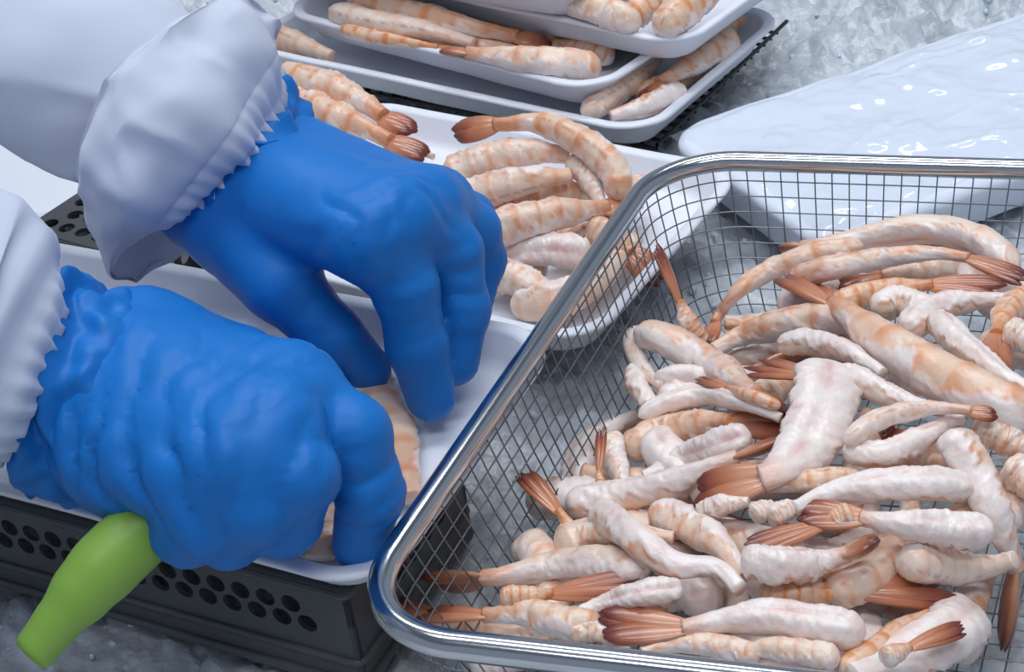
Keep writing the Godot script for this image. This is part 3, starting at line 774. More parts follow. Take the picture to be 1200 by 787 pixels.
	shrimp("pink flattened shrimp between the two gloves", "opened shrimp laid in the tray being packed", [-80.6, 58, 12.8, -69.8, 60, 33.3, -55.9, 60, 45.1], 8.1, 0.60, 0, 0, 1.0, 1.30, 1.00)
	shrimp("flattened shrimp under the curled fingers at the near wall", "opened shrimp laid in the tray being packed", [-70.8, 57, 144.1, -74.1, 58, 126.8, -81.1, 58, 106.6], 8.8, 0.70, 0, 0, 1.0, 1.40, 1.00)
	shrimp("pale shrimp showing at the near left of the packed tray", "opened shrimp laid in the tray being packed", [-195.4, 57, 71, -176.3, 58, 83.6, -155.1, 58, 95.1], 6.1, 0.45, 0, 0, 1.0, 1.30, 1.00)
	shrimp("shrimp showing between the knife handle and the near wall", "opened shrimp laid in the tray being packed", [-152.2, 56, 96.7, -131.6, 57, 106.5, -102.6, 57, 115.7], 5.0, 0.40, 0, 0, 1.0, 1.30, 1.00)
	shrimp("flattened shrimp hidden mostly under the lower glove", "opened shrimp laid in the tray being packed", [-135.9, 57, 69.4, -114.4, 58, 85.3, -87.7, 58, 100.5], 10.3, 0.50, 0, 0, 1.0, 1.40, 1.00)
	shrimp("buried shrimp between the split dark tail and the pink banded one on the left flank", "shrimp buried in the pile", [138.2, 16.7, -4.5, 113.8, 16.7, 5.1, 90.2, 16.7, 3.5, 70.8, 16.7, -9.2], 8.4, 0.33, 225, 18, 0.8, 1.00, 0.75)
	shrimp("buried shrimp behind the lower end of the thin curved one at the far mesh", "shrimp buried in the pile", [157.5, 27.9, 9.8, 134.9, 27.9, 4, 112.6, 27.9, -2.3, 93.5, 27.9, -8.2], 8.1, 0.57, 288, 0, 0.8, 1.00, 0.75)
	shrimp("buried shrimp under the thin curved one, before the far mesh", "shrimp buried in the pile", [117, 36.7, -1.1, 138.3, 36.7, -14.1, 161.2, 36.7, -18.7, 182.6, 36.7, -14.2], 8.4, 0.52, 146, 0, 0.8, 1.00, 0.75)
	shrimp("buried shrimp between the cream one and the broad pale one at the far end", "shrimp buried in the pile", [202.9, 40.2, -11.3, 182, 40.2, -10.9, 161, 40.2, -10.6, 143, 40.2, -10.4], 8.9, 0.31, 339, 18, 0.8, 1.00, 0.75)
	shrimp("buried shrimp between the two red tails that point right at the far end", "shrimp buried in the pile", [201.7, 40.2, -13.1, 199.6, 40.2, 9.9, 204.2, 40.2, 31.5, 214.8, 40.2, 48.6], 7.8, 0.38, 177, 18, 0.8, 1.00, 0.75)
	shrimp("buried shrimp beside the slim orange tail in the left of the pile", "shrimp buried in the pile", [55.4, 34.1, 54.5, 77, 34.1, 45.4, 99.4, 34.1, 39, 119.3, 34.1, 36.1], 8.0, 0.58, 265, 18, 0.8, 1.00, 0.75)
	shrimp("buried shrimp just left of the upright slab's top edge", "shrimp buried in the pile", [82.6, 39.7, 82.2, 94.8, 39.7, 64.3, 111.8, 39.7, 54.6, 130.9, 39.7, 54.5], 8.7, 0.47, 38, 18, 0.8, 1.00, 0.75)
	shrimp("buried shrimp between the slab and the large banded one", "shrimp buried in the pile", [162.7, 47, 54, 150.2, 47, 71.9, 139.1, 47, 90.6, 131, 47, 107.4], 8.4, 0.14, 232, 18, 0.8, 1.00, 0.75)
	shrimp("buried shrimp at the left mesh, left of the thin red strip", "shrimp buried in the pile", [21.7, 14, 88.3, 20.1, 14, 63.4, 29.5, 14, 43.8, 48.6, 14, 32.3], 7.9, 0.40, 149, 0, 0.8, 1.00, 0.75)
	shrimp("buried shrimp below the thin red strip at the left mesh", "shrimp buried in the pile", [84, 22.5, 95, 60.8, 22.5, 91.8, 39, 22.5, 84.6, 21.6, 22.5, 74.6], 8.6, 0.46, 315, 0, 0.8, 1.00, 0.75)
	shrimp("buried shrimp under the pink banded one with a dark red tail", "shrimp buried in the pile", [49.2, 37.7, 75.4, 58.7, 37.7, 99.9, 76.3, 37.7, 115.1, 99.5, 37.7, 118.6], 8.7, 0.31, 189, 0, 0.8, 1.00, 0.75)
	shrimp("buried shrimp under the tail of the upright slab", "shrimp buried in the pile", [56.7, 44.3, 119.4, 81.7, 44.3, 118.1, 102.6, 44.3, 126.7, 116.4, 44.3, 144], 8.9, 0.24, 338, 18, 0.8, 1.00, 0.75)
	shrimp("buried shrimp between the slab's foot and the level pale pink one", "shrimp buried in the pile", [97.8, 45.1, 148.3, 114.3, 45.1, 130.3, 125.8, 45.1, 109.6, 130.9, 45.1, 89.1], 8.8, 0.34, 346, 0, 0.8, 1.00, 0.75)
	shrimp("buried shrimp under the orange streaked curl in the right middle", "shrimp buried in the pile", [102.1, 48, 139.3, 121.1, 48, 126.8, 141.4, 48, 117.2, 160.2, 48, 111.7], 8.7, 0.14, 122, 0, 0.8, 1.00, 0.75)
	shrimp("buried shrimp left of the long hanging one, under the white bow", "shrimp buried in the pile", [167.7, 45.8, 156.6, 156.6, 45.8, 136.6, 143, 45.8, 118.6, 128.6, 45.8, 105.2], 8.8, 0.35, 333, 18, 0.8, 1.00, 0.75)
	shrimp("buried shrimp at the left edge, under the pale level one", "shrimp buried in the pile", [-2.8, 16.9, 82.5, 22, 16.9, 83.3, 40.7, 16.9, 94.3, 50.7, 16.9, 114], 8.5, 0.70, 282, 18, 0.8, 1.00, 0.75)
	shrimp("buried shrimp under the one with an orange mark, left edge of the pile", "shrimp buried in the pile", [6.2, 32.3, 128.5, 30.8, 32.3, 122.5, 54.2, 32.3, 125.4, 73.2, 32.3, 136.8], 8.8, 0.28, 57, 18, 0.8, 1.00, 0.75)
	shrimp("buried shrimp right of the short white end near the near rim", "shrimp buried in the pile", [56.6, 37.7, 173.6, 47.2, 37.7, 151.2, 47.5, 37.7, 128.8, 57.3, 37.7, 109.7], 8.4, 0.25, 141, 0, 0.8, 1.00, 0.75)
	shrimp("buried shrimp under the orange tail that points left in the middle", "shrimp buried in the pile", [101, 47.1, 172.1, 81.8, 47.1, 159.1, 62, 47.1, 147, 44.5, 47.1, 137.5], 8.5, 0.59, 269, 0, 0.8, 1.00, 0.75)
	shrimp("buried shrimp above the white one in the centre of the lower pile", "shrimp buried in the pile", [67.9, 44.8, 172.2, 91, 44.8, 169.3, 108.7, 44.8, 158, 118.5, 44.8, 139.9], 8.5, 0.54, 254, 0, 0.8, 1.00, 0.75)
	shrimp("buried shrimp between the centre white one and the translucent orange one", "shrimp buried in the pile", [92.4, 48.8, 184.4, 111.2, 48.8, 174.9, 124.8, 48.8, 160.5, 131.2, 48.8, 143.1], 7.8, 0.38, 25, 0, 0.8, 1.00, 0.75)
	shrimp("buried shrimp between the two level ones in the right middle, at the hanging one", "shrimp buried in the pile", [165.8, 47.9, 152.6, 144, 47.9, 159.8, 121.7, 47.9, 163.6, 102, 47.9, 163.6], 8.8, 0.41, 50, 0, 0.8, 1.00, 0.75)
	shrimp("buried shrimp at the left edge, behind the plump smooth one", "shrimp buried in the pile", [-4.9, 25.3, 112.9, 2.4, 25.3, 134.7, 2, 25.3, 156.4, -5.8, 25.3, 174.9], 8.6, 0.29, 332, 0, 0.8, 1.00, 0.75)
	shrimp("buried shrimp under the long white one, left half, near the near rim", "shrimp buried in the pile", [82.9, 30.9, 154.5, 60.2, 30.9, 155.7, 39.2, 30.9, 162.4, 22.9, 30.9, 173.6], 7.5, 0.16, 193, 18, 0.8, 1.00, 0.75)
	shrimp("buried shrimp under the long white one, middle of its back", "shrimp buried in the pile", [71.8, 31.1, 200.6, 68, 31.1, 177.4, 66.8, 31.1, 154, 68.4, 31.1, 133.8], 8.1, 0.18, 85, 0, 0.8, 1.00, 0.75)
	shrimp("buried shrimp right above the long white one's blunt end", "shrimp buried in the pile", [63.4, 29.9, 174.8, 87.5, 29.9, 177.9, 109, 29.9, 171.8, 124.7, 29.9, 157.1], 8.4, 0.60, 202, 0, 0.8, 1.00, 0.75)
	shrimp("buried shrimp beside the fan shaped one, on its left", "shrimp buried in the pile", [139.9, 25.9, 195.9, 126.1, 25.9, 177.1, 109.2, 25.9, 161.6, 91.6, 25.9, 151.7], 7.9, 0.13, 117, 18, 0.8, 1.00, 0.75)
	shrimp("buried shrimp at the bare mesh, above the fan shaped one", "shrimp buried in the pile", [104.4, 26.8, 194.2, 125, 26.8, 186.8, 142.5, 26.8, 174.9, 154.4, 26.8, 160], 8.9, 0.57, 121, 0, 0.8, 1.00, 0.75)
	shrimp("buried shrimp under the rim at the lower left, below the banded one", "shrimp buried in the pile", [-29.1, 22.8, 167.4, -8, 22.8, 166.3, 11.9, 22.8, 160.6, 27.6, 22.8, 151.1], 8.9, 0.24, 311, 18, 0.8, 1.00, 0.75)
	shrimp("buried shrimp under the near rim, right of the pinkish small one", "shrimp buried in the pile", [102.5, 33.9, 199.2, 79.4, 33.9, 201.7, 56.4, 33.9, 200.5, 36.9, 33.9, 195.8], 8.6, 0.27, 87, 0, 0.8, 1.00, 0.75)
	shrimp("buried shrimp between the fan shaped one and the long white one's end", "shrimp buried in the pile", [104.5, 31.3, 177.3, 102.7, 31.3, 201.4, 92.7, 31.3, 221.4, 75.8, 31.3, 234.3], 8.0, 0.57, 214, 0, 0.8, 1.00, 0.75)
	shrimp("pale peeled shrimp beside the basket's pile, outside what the photo shows", "shrimp beyond the right edge", [203.5, 41.7, 3.5, 215.5, 41.7, 20.5, 226, 41.7, 38.2, 233.7, 41.7, 54.2], 8.3, 0.41, 343, 18, 0.8, 1.00, 0.75)
	shrimp("buried shrimp at the right edge, under the glossy orange tail", "shrimp buried in the pile", [182.6, 47.5, 56.1, 203.7, 47.5, 68.5, 217.7, 47.5, 86.6, 222.5, 47.5, 107.6], 8.5, 0.15, 57, 18, 0.8, 1.00, 0.75)
	shrimp("pale peeled shrimp beside the basket's pile, outside what the photo shows", "shrimp beyond the right edge", [194.1, 42.8, 144.8, 198.3, 42.8, 124.8, 198, 42.8, 104.9, 193.3, 42.8, 87.9], 8.9, 0.54, 235, 0, 0.8, 1.00, 0.75)
	shrimp("pale peeled shrimp beside the basket's pile, outside what the photo shows", "shrimp beyond the right edge", [168.1, 38.4, 164.9, 188.8, 38.4, 161.5, 203.1, 38.4, 150, 208.9, 38.4, 132], 8.2, 0.64, 49, 18, 0.8, 1.00, 0.75)
	shrimp("buried shrimp in the lower left basket corner, under the banded one's tail", "shrimp buried in the pile", [5.8, 17.6, 157.7, -17.6, 17.6, 152.3, -38.9, 17.6, 142.5, -55.1, 17.6, 129.7], 7.9, 0.48, 20, 18, 0.8, 1.00, 0.75)

const LAMP := [1.2, 1.2, 0.9]

func ceiling_lamps() -> void:
	var glow := mat("lamp_diffuser", Color(0.95, 0.97, 1.0), 0.5)
	glow.emission_enabled = true
	glow.emission = Color(0.92, 0.96, 1.0)
	glow.emission_energy_multiplier = 1.5
	for k in 3:
		var at := Vector3(0.1, 1.9, -1.1 + 1.05 * k)
		var o := thing("ceiling_light", "long white fluorescent ceiling light, %s above the counter" % ["farthest", "middle", "nearest"][k], "lamp", at)
		var s := Shape.new()
		box(s, Vector3(0, 0.03, 0), Vector3(1.7, 0.06, 0.3), 0.006)
		obj("housing", s.mesh(), M.plaster, o)
		s = Shape.new()
		box(s, Vector3(0, -0.006, 0), Vector3(1.62, 0.012, 0.24), 0.004)
		obj("light_diffuser", s.mesh(), glow, o)
		var l := AreaLight3D.new()
		l.name = "tube_light"
		l.area_size = Vector2(1.6, 0.22)
		l.light_color = Color(0.955, 0.975, 1.0)
		l.light_energy = LAMP[k]
		l.set("area_range", 8.0)
		l.shadow_enabled = true
		l.rotation.x = -PI / 2
		l.position.y = -0.02
		o.add_child(l)


func setting() -> void:
	var s := Shape.new()
	box(s, Vector3(0, -0.95, 0), Vector3(5, 0.1, 5), 0.004)
	tag(obj("floor", s.mesh(), M.tiles), "grey floor of the packing room", "", "", "structure")
	s = Shape.new()
	box(s, Vector3(0, 2.02, 0), Vector3(5, 0.1, 5), 0.004)
	tag(obj("ceiling", s.mesh(), M.plaster), "white ceiling of the packing room", "", "", "structure")
	var t := thing("steel_counter", "long steel counter under the crushed ice", "counter", Vector3(0.21, -0.9, -0.15))
	s = Shape.new()
	box(s, Vector3(0, 0.86, 0), Vector3(1.28, 0.03, 1.3), 0.004)
	obj("worktop", s.mesh(), M.counter, t)
	for x in [-0.58, 0.58]:
		for z in [-0.58, 0.58]:
			s = Shape.new()
			box(s, Vector3(x, 0.4225, z), Vector3(0.05, 0.845, 0.05), 0.003)
			obj("leg", s.mesh(), M.counter, t)

func ice_height(x: float, z: float) -> float:
	var h := -0.008 + 0.006 * noise.get_noise_2d(x * 1400, z * 1400) + 0.003 * fine.get_noise_2d(x * 2600, z * 2600)
	var back := smoothstep(0.16, 0.26, x) * smoothstep(-0.27, -0.36, z) + smoothstep(-0.46, -0.6, z)
	var q := Vector3(x, 0, z) - Vector3(0.0932, 0.0300, -0.1928)
	var su := (Vector3(0.3226, 0.0300, -0.2889) - Vector3(0.0932, 0.0300, -0.1928)).normalized()
	var across := absf(q.dot(Vector3(-su.z, 0, su.x)) - 0.069) - 0.069
	back *= smoothstep(0.0, 0.04, maxf(across, -0.01 - q.dot(su)))
	h += clampf(back, 0, 1) * (0.018 + 0.022 * noise.get_noise_2d(x * 420, z * 420 + 60) + 0.008 * fine.get_noise_2d(x * 900, z * 900))
	return minf(h, -0.0008) if back < 0.05 else h

func ice() -> void:
	var s := Shape.new()
	var nx := 300
	var nz := 260
	for j in nz:
		for k in nx:
			var x := -0.42 + 1.26 * k / (nx - 1.0)
			var z := -0.78 + 1.26 * j / (nz - 1.0)
			var n := 0.5 + 0.5 * fine.get_noise_2d(x * 1500 + 300, z * 1500)
			var wet := smoothstep(0.0, 0.5, noise.get_noise_2d(x * 500 + 90, z * 500))
			s.add(Vector3(x, ice_height(x, z), z), Color(0.45, 0.48, 0.51).lerp(Color(0.66, 0.70, 0.74), n).lerp(Color(0.30, 0.32, 0.34), wet * 0.4))
	for j in nz - 1:
		for k in nx - 1:
			var a := j * nx + k
			s.quad(a, a + 1, a + nx + 1, a + nx)
	tag(obj("crushed_ice", s.mesh(false), M.ice), "bed of wet crushed ice over the counter", "ice", "", "stuff")
	var chip := Shape.new()
	var rg := RandomNumberGenerator.new()
	rg.seed = 5
	var rings := []
	for k in 4:
		var ring := []
		for a in 6:
			var g := TAU * a / 6 + rg.randf() * 0.5
			ring.append(Vector3(cos(g) * [0.4, 1.0, 0.9, 0.35][k] * rg.randf_range(0.7, 1.1), [-0.6, -0.3, 0.3, 0.6][k] + rg.randf_range(-0.1, 0.1), sin(g) * [0.4, 1.0, 0.9, 0.35][k]))
		rings.append(ring)
	skin(chip, rings)
	var mm := MultiMesh.new()
	mm.transform_format = MultiMesh.TRANSFORM_3D
	mm.mesh = chip.mesh()
	mm.instance_count = 2500
	for k in mm.instance_count:
		var at := Vector2(rg.randf_range(-0.3, 0.62), rg.randf_range(-0.7, 0.4))
		var size := rg.randf_range(0.001, 0.003)
		var b := Basis.from_euler(Vector3(rg.randf() * 6, rg.randf() * 6, rg.randf() * 6)).scaled(Vector3.ONE * size)
		mm.set_instance_transform(k, Transform3D(b, Vector3(at.x, ice_height(at.x, at.y) - size * 0.3, at.y)))
	var mi := MultiMeshInstance3D.new()
	mi.name = "ice_chips"
	mi.multimesh = mm
	mi.material_override = M.ice_chip
	add_child(mi)
	tag(mi, "loose chips of crushed ice scattered over the ice bed", "ice", "", "stuff")

func basket(mid: Vector3, u: Vector3, v: Vector3, a: float, b: float) -> void:
	var o := thing("wire_basket", "steel wire mesh basket with a thick polished rim, filled with peeled shrimp", "basket", mid)
	var tall := 0.075
	var outline := func(inset: float, y: float) -> Array:
		return rounded(a - inset, b - inset, maxf(0.036 - inset * 0.35, 0.02), 22, 50).map(func(q): return u * q.x + v * q.y + Vector3(0, y, 0))
	var rim := Shape.new()
	tube(rim, outline.call(0.0, tall), 0.0046, 16, true)
	obj("rim", rim.mesh(), M.steel, o)
	var prof := [[0.0, 0.0735], [0.0018, 0.066], [0.0036, 0.059], [0.0055, 0.052], [0.0074, 0.045], [0.0094, 0.038], [0.0115, 0.031], [0.0138, 0.024], [0.0164, 0.0172], [0.0202, 0.0112], [0.0262, 0.0068], [0.0335, 0.0042]]
	var loops := []
	for q in prof: loops.append(outline.call(q[0], q[1]))
	var n: int = loops[0].size()
	var run := [0.0]
	for k in range(1, n + 1): run.append(run[-1] + loops[0][k % n].distance_to(loops[0][k - 1]))
	var count := int(run[-1] / 0.0076)
	var walls := Shape.new()
	var j := 0
	for k in count:
		var want: float = run[-1] * k / count
		while run[j + 1] < want: j += 1
		var f: float = (want - run[j]) / (run[j + 1] - run[j])
		var p := []
		for l in loops.size(): p.append(loops[l][j % n].lerp(loops[l][(j + 1) % n], f) + Vector3(0, 0.0003 if l % 2 else -0.0003, 0))
		tube(walls, p, 0.00034, 5)
	for l in range(1, loops.size()):
		var p := []
		for k in range(0, n, 2): p.append(loops[l][k])
		tube(walls, p, 0.00034, 5, true)
	var w := obj("wall_wires", walls.mesh(), M.wire, o)
	w.set_meta("kind", "stuff")
	var floor_wires := Shape.new()
	var ia := a - 0.0335
	var ib := b - 0.0335
	var ir := 0.0243
	for ax in 2:
		var half := ib if ax == 0 else ia
		var other := ia if ax == 0 else ib
		var m := int(2 * half / 0.0076)
		for k in range(1, m):
			var t: float = -half + 2 * half * k / m
			var over: float = maxf(0.0, absf(t) - (half - ir))
			var reach: float = other - ir + sqrt(maxf(0.0, ir * ir - over * over))
			var along := u if ax == 0 else v
			var across := v if ax == 0 else u
			var p := []
			for q in 9: p.append(across * t + along * reach * (q / 4.0 - 1.0) + Vector3(0, 0.0042 + 0.0004 * (1 if (q + k) % 2 else -1), 0))
			tube(floor_wires, p, 0.00034, 5)
	w = obj("floor_wires", floor_wires.mesh(), M.wire, o)
	w.set_meta("kind", "stuff")

func trays() -> void:
	var rack := thing("wire_rack", "dark wire rack under the foam trays, showing at their corners", "rack", Vector3(0, 0, 0))
	var bars := Shape.new()
	for part in [[Vector3(0.0921, 0.0125, -0.2069), 0.30, 0.175], [Vector3(0.0212, 0.0125, -0.0550), 0.17, 0.13]]:
		var u := Vector3(cos(deg_to_rad(36)), 0, sin(deg_to_rad(36)))
		var v := Vector3(u.z, 0, -u.x)
		for k in int(part[1] / 0.0095):
			var f: Vector3 = part[0] - u * 0.0095 * k
			tube(bars, [f, f + v * part[2] * 0.5, f + v * part[2]], 0.0013, 6)
		for k in int(part[2] / 0.0095):
			var f: Vector3 = part[0] + v * 0.0095 * k - Vector3(0, 0.0022, 0)
			tube(bars, [f, f - u * part[1] * 0.5, f - u * part[1]], 0.0011, 6)
	var bo := obj("bars", bars.mesh(), M.rack, rack)
	bo.set_meta("kind", "stuff")
	crate("dark perforated crate turned over under the tray being packed", Vector3(-0.0676, 0.0480, 0.1548), 28.5, 0.30, 0.088, "")
	crate("dark perforated crate behind the gloved arm, only its holed top corner showing", Vector3(-0.1781, 0.0460, -0.0964), 35.51, 0.072, 0.11, "")
	tray("white foam tray end showing in the gap under the raised arm", "", Vector3(-0.2357, 0.0260, -0.1754), 36.26, 0.186, 0.13, 0.018)
	tray("white foam tray being packed under the two blue gloves", "", Vector3(-0.0527, 0.0660, 0.1752), 28.77, 0.290, 0.155, 0.018)
	tray("white foam tray behind the packed one, heaped with shrimp", "", Vector3(0.0320, 0.0350, 0.0078), 34.83, 0.240, 0.168, 0.019)
	var g := "stacked foam trays of shrimp"
	tray("lowest foam tray of the stack, its right corner sticking out past the others", g, Vector3(0.0835, 0.0350, -0.1784), 38.38, 0.300, 0.17, 0.019)
	tray("second foam tray of the stack, shifted to the left over the lowest", g, Vector3(0.0596, 0.0520, -0.2005), 43.05, 0.249, 0.125, 0.019)
	tray("third foam tray of the stack, its corner reaching out to the right", g, Vector3(0.1093, 0.0700, -0.2062), 41.30, 0.270, 0.15, 0.019)
	tray("topmost foam tray of the stack, only its near edge in view", g, Vector3(0.0586, 0.0880, -0.2383), 36.67, 0.250, 0.15, 0.018)

func worker() -> void:
	var o := thing("person", "worker in a white coat and blue rubber gloves packing shrimp, only the arms in view", "person", Vector3.ZERO)
	var lw := Vector3(-0.1023, 0.1360, 0.0062)
	var li := Vector3(-0.0477, 0.1340, 0.0619)
	var lm := Vector3(-0.0383, 0.1340, 0.0543)
	var lr := Vector3(-0.0280, 0.1280, 0.0362)
	var lp := Vector3(-0.0227, 0.1200, 0.0195)
	var lt := Vector3(-0.0847, 0.1100, 0.0470)
	var lwi := Vector3(-0.1118, 0.1320, 0.0145)
	var lwp := Vector3(-0.0933, 0.1340, -0.0139)
	var palm := [[Vector3(-0.1197, 0.1390, -0.0187), 0.026, lw, 0.026], [lw, 0.020, li, 0.014], [lw, 0.022, li, 0.0145], [lw, 0.022, lm, 0.015], [lwp, 0.019, lm, 0.014], [lwp, 0.019, lr, 0.0135], [lwp, 0.019, lp, 0.0125], [li, 0.0138, lm, 0.0138], [lm, 0.0138, lr, 0.013], [lr, 0.013, lp, 0.012], [lwi, 0.020, lt, 0.0138]]
	var fingers := [
		[[li, 0.0142], [Vector3(-0.0366, 0.1140, 0.0672), 0.0120], [Vector3(-0.0355, 0.0900, 0.0716), 0.0112], [Vector3(-0.0333, 0.0680, 0.0741), 0.0098]],
		[[lm, 0.014], [Vector3(-0.0191, 0.1140, 0.0453), 0.0118], [Vector3(-0.0178, 0.0920, 0.0535), 0.0106], [Vector3(-0.0231, 0.0720, 0.0594), 0.0095]],
		[[lr, 0.013], [Vector3(-0.0106, 0.1060, 0.0197), 0.011], [Vector3(-0.0089, 0.0900, 0.0161), 0.010], [Vector3(-0.0147, 0.0760, 0.0238), 0.0092]],
		[[lp, 0.0122], [Vector3(-0.0117, 0.1010, 0.0014), 0.0105], [Vector3(-0.0091, 0.0900, 0.0013), 0.0095], [Vector3(-0.0108, 0.0800, -0.0033), 0.009]],
		[[lwi, 0.019], [lt, 0.0140], [Vector3(-0.0682, 0.0870, 0.0539), 0.0116], [Vector3(-0.0578, 0.0690, 0.0525), 0.0096]]]
	var folds := [[Vector3(-0.1047, 0.1500, 0.0136), Vector3(0.7, -0.1, 0.7), 0.035, 0.0022, 0.012], [Vector3(-0.0572, 0.1400, 0.0750), Vector3(0.9, 0, -0.4), 0.020, 0.0022, 0.012], [Vector3(-0.0428, 0.1450, 0.0733), Vector3(0.6, 0, 0.8), 0.018, 0.0018, 0.010], [Vector3(-0.0214, 0.1450, 0.0621), Vector3(0.5, 0, 0.8), 0.02, 0.0018, 0.011], [Vector3(-0.0342, 0.1100, 0.0816), Vector3(0.15, -0.9, 0.2), 0.024, 0.0013, 0.009], [Vector3(-0.0177, 0.1100, 0.0563), Vector3(0.0, -0.9, 0.3), 0.02, 0.0013, 0.009], [Vector3(-0.0696, 0.1150, 0.0642), Vector3(0.7, -0.5, 0.5), 0.02, 0.0013, 0.012], [Vector3(-0.0748, 0.1500, 0.0215), Vector3(0.3, 0.1, 0.9), 0.04, 0.0013, 0.018]]
	var glove := obj("glove", glove_mesh(palm, fingers, 0.0021, 0.009, folds), M.nitrile, o)
	glove.set_meta("label", "blue rubber glove on the hand reaching down into the tray")
	var rwi := Vector3(-0.1318, 0.1120, 0.0894)
	var rwp := Vector3(-0.1297, 0.1040, 0.1305)
	var rw := Vector3(-0.1291, 0.1100, 0.1137)
	var ri := Vector3(-0.0754, 0.1170, 0.1302)
	var rm := Vector3(-0.0800, 0.1210, 0.1528)
	var rr := Vector3(-0.0890, 0.1190, 0.1616)
	var rp := Vector3(-0.1018, 0.1100, 0.1610)
	palm = [[Vector3(-0.1429, 0.1120, 0.0907), 0.022, rwi, 0.022], [Vector3(-0.1396, 0.1060, 0.1232), 0.024, rwp, 0.023], [Vector3(-0.1412, 0.1090, 0.1069), 0.028, rw, 0.028], [rwi, 0.022, ri, 0.0145], [rw, 0.027, rm, 0.0155], [rw, 0.027, ri, 0.0155], [rw, 0.027, rr, 0.015], [rwp, 0.023, rr, 0.0145], [rwp, 0.023, rp, 0.0145], [ri, 0.0142, rm, 0.0142], [rm, 0.0142, rr, 0.014], [rr, 0.014, rp, 0.0138], [rwi, 0.022, Vector3(-0.0993, 0.1000, 0.0869), 0.016]]
	fingers = [
		[[ri, 0.0145], [Vector3(-0.0555, 0.1080, 0.1438), 0.0122], [Vector3(-0.0529, 0.0880, 0.1502), 0.0112], [Vector3(-0.0598, 0.0660, 0.1499), 0.0098]],
		[[rm, 0.015], [Vector3(-0.0723, 0.1120, 0.1665), 0.0132], [Vector3(-0.0811, 0.0920, 0.1624), 0.0126], [Vector3(-0.0969, 0.0820, 0.1455), 0.0115]],
		[[rr, 0.0142], [Vector3(-0.0861, 0.1060, 0.1709), 0.0128], [Vector3(-0.0987, 0.0900, 0.1636), 0.0118], [Vector3(-0.1110, 0.0830, 0.1440), 0.011]],
		[[rp, 0.014], [Vector3(-0.1026, 0.1010, 0.1679), 0.0128], [Vector3(-0.1126, 0.0890, 0.1599), 0.0114], [Vector3(-0.1199, 0.0840, 0.1426), 0.0105]],
		[[rwi, 0.022], [Vector3(-0.1028, 0.0940, 0.0778), 0.0155], [Vector3(-0.0839, 0.0780, 0.0706), 0.0125], [Vector3(-0.0745, 0.0670, 0.0688), 0.010]]]
	folds = [[Vector3(-0.1393, 0.1300, 0.1192), Vector3(0.95, 0, 0.25), 0.045, 0.0030, 0.015], [Vector3(-0.1275, 0.1200, 0.1588), Vector3(0.95, 0.2, 0.1), 0.035, 0.0034, 0.014], [Vector3(-0.0906, 0.1400, 0.1614), Vector3(0.95, 0, 0.35), 0.04, 0.0015, 0.018], [Vector3(-0.0728, 0.1300, 0.1332), Vector3(0.8, 0, 0.6), 0.022, 0.0018, 0.013], [Vector3(-0.0493, 0.1000, 0.1582), Vector3(0.2, -0.9, 0.1), 0.024, 0.0012, 0.009], [Vector3(-0.0796, 0.1100, 0.1768), Vector3(0.9, -0.3, 0), 0.024, 0.0014, 0.012]]
	glove = obj("glove", glove_mesh(palm, fingers, 0.0021, 0.009, folds), M.nitrile, o)
	glove.set_meta("label", "blue rubber glove on the hand holding the green handle")
	# loose glove cuffs
	var cuff := func(t: float, th: float, q: Vector3) -> float:
		return 0.0018 * sin(th * 9 + 6 * noise.get_noise_3d(q.x * 500, q.y * 500, q.z * 500)) * t + 0.004 * noise.get_noise_3d(q.x * 700, q.y * 700, q.z * 700) + 0.0022 * smoothstep(0.8, 0.95, t)
	obj("glove_cuff", sleeve([[Vector3(-0.0856, 0.1360, 0.0269), 0.023, 0.023], [Vector3(-0.0920, 0.1370, 0.0155), 0.0285, 0.0285], [Vector3(-0.0985, 0.1390, 0.0036), 0.0340, 0.0340], [Vector3(-0.1044, 0.1410, -0.0071), 0.0365, 0.0360]], cuff, 40, 120).mesh(), M.nitrile, o)
	var cuff2 := func(t: float, th: float, q: Vector3) -> float:
		return 0.0022 * sin(th * 3 + t * 14 + 5 * noise.get_noise_3d(q.x * 400, q.y * 400, q.z * 400)) * smoothstep(0.0, 0.4, t) + 0.004 * noise.get_noise_3d(q.x * 600, q.y * 600 + 9, q.z * 600) + 0.003 * smoothstep(0.6, 1.0, t) * maxf(0.0, sin(th))
	obj("glove_cuff", sleeve([[Vector3(-0.1244, 0.1100, 0.1156), 0.028, 0.028], [Vector3(-0.1371, 0.1110, 0.1114), 0.033, 0.034], [Vector3(-0.1502, 0.1120, 0.1071), 0.036, 0.038], [Vector3(-0.1605, 0.1140, 0.1047), 0.037, 0.040]], cuff2, 60, 120).mesh(), M.nitrile, o)
	# sleeves
	var bag := func(t: float, th: float, q: Vector3) -> float:
		var d := 0.006 * noise.get_noise_3d(q.x * 220, q.y * 220, q.z * 220) + 0.0035 * pow(1.0 - absf(noise.get_noise_3d(q.x * 200 + q.y * 90, q.y * 120 + 77, q.z * 200)), 6.0) + 0.0012 * fine.get_noise_3d(q.x * 300, q.y * 300, q.z * 300)
		d += 0.0016 * sin(th * 40) * smoothstep(0.5, 0.7, t) + 0.003 * sin(th * 7 + 3 * t) * smoothstep(0.2, 0.5, t) * smoothstep(0.8, 0.55, t)
		d += 0.018 * smoothstep(0.12, 0.35, t) * smoothstep(0.75, 0.45, t) * maxf(0.0, -sin(th))
		return d + 0.0022 * smoothstep(0.06, 0.0, t)
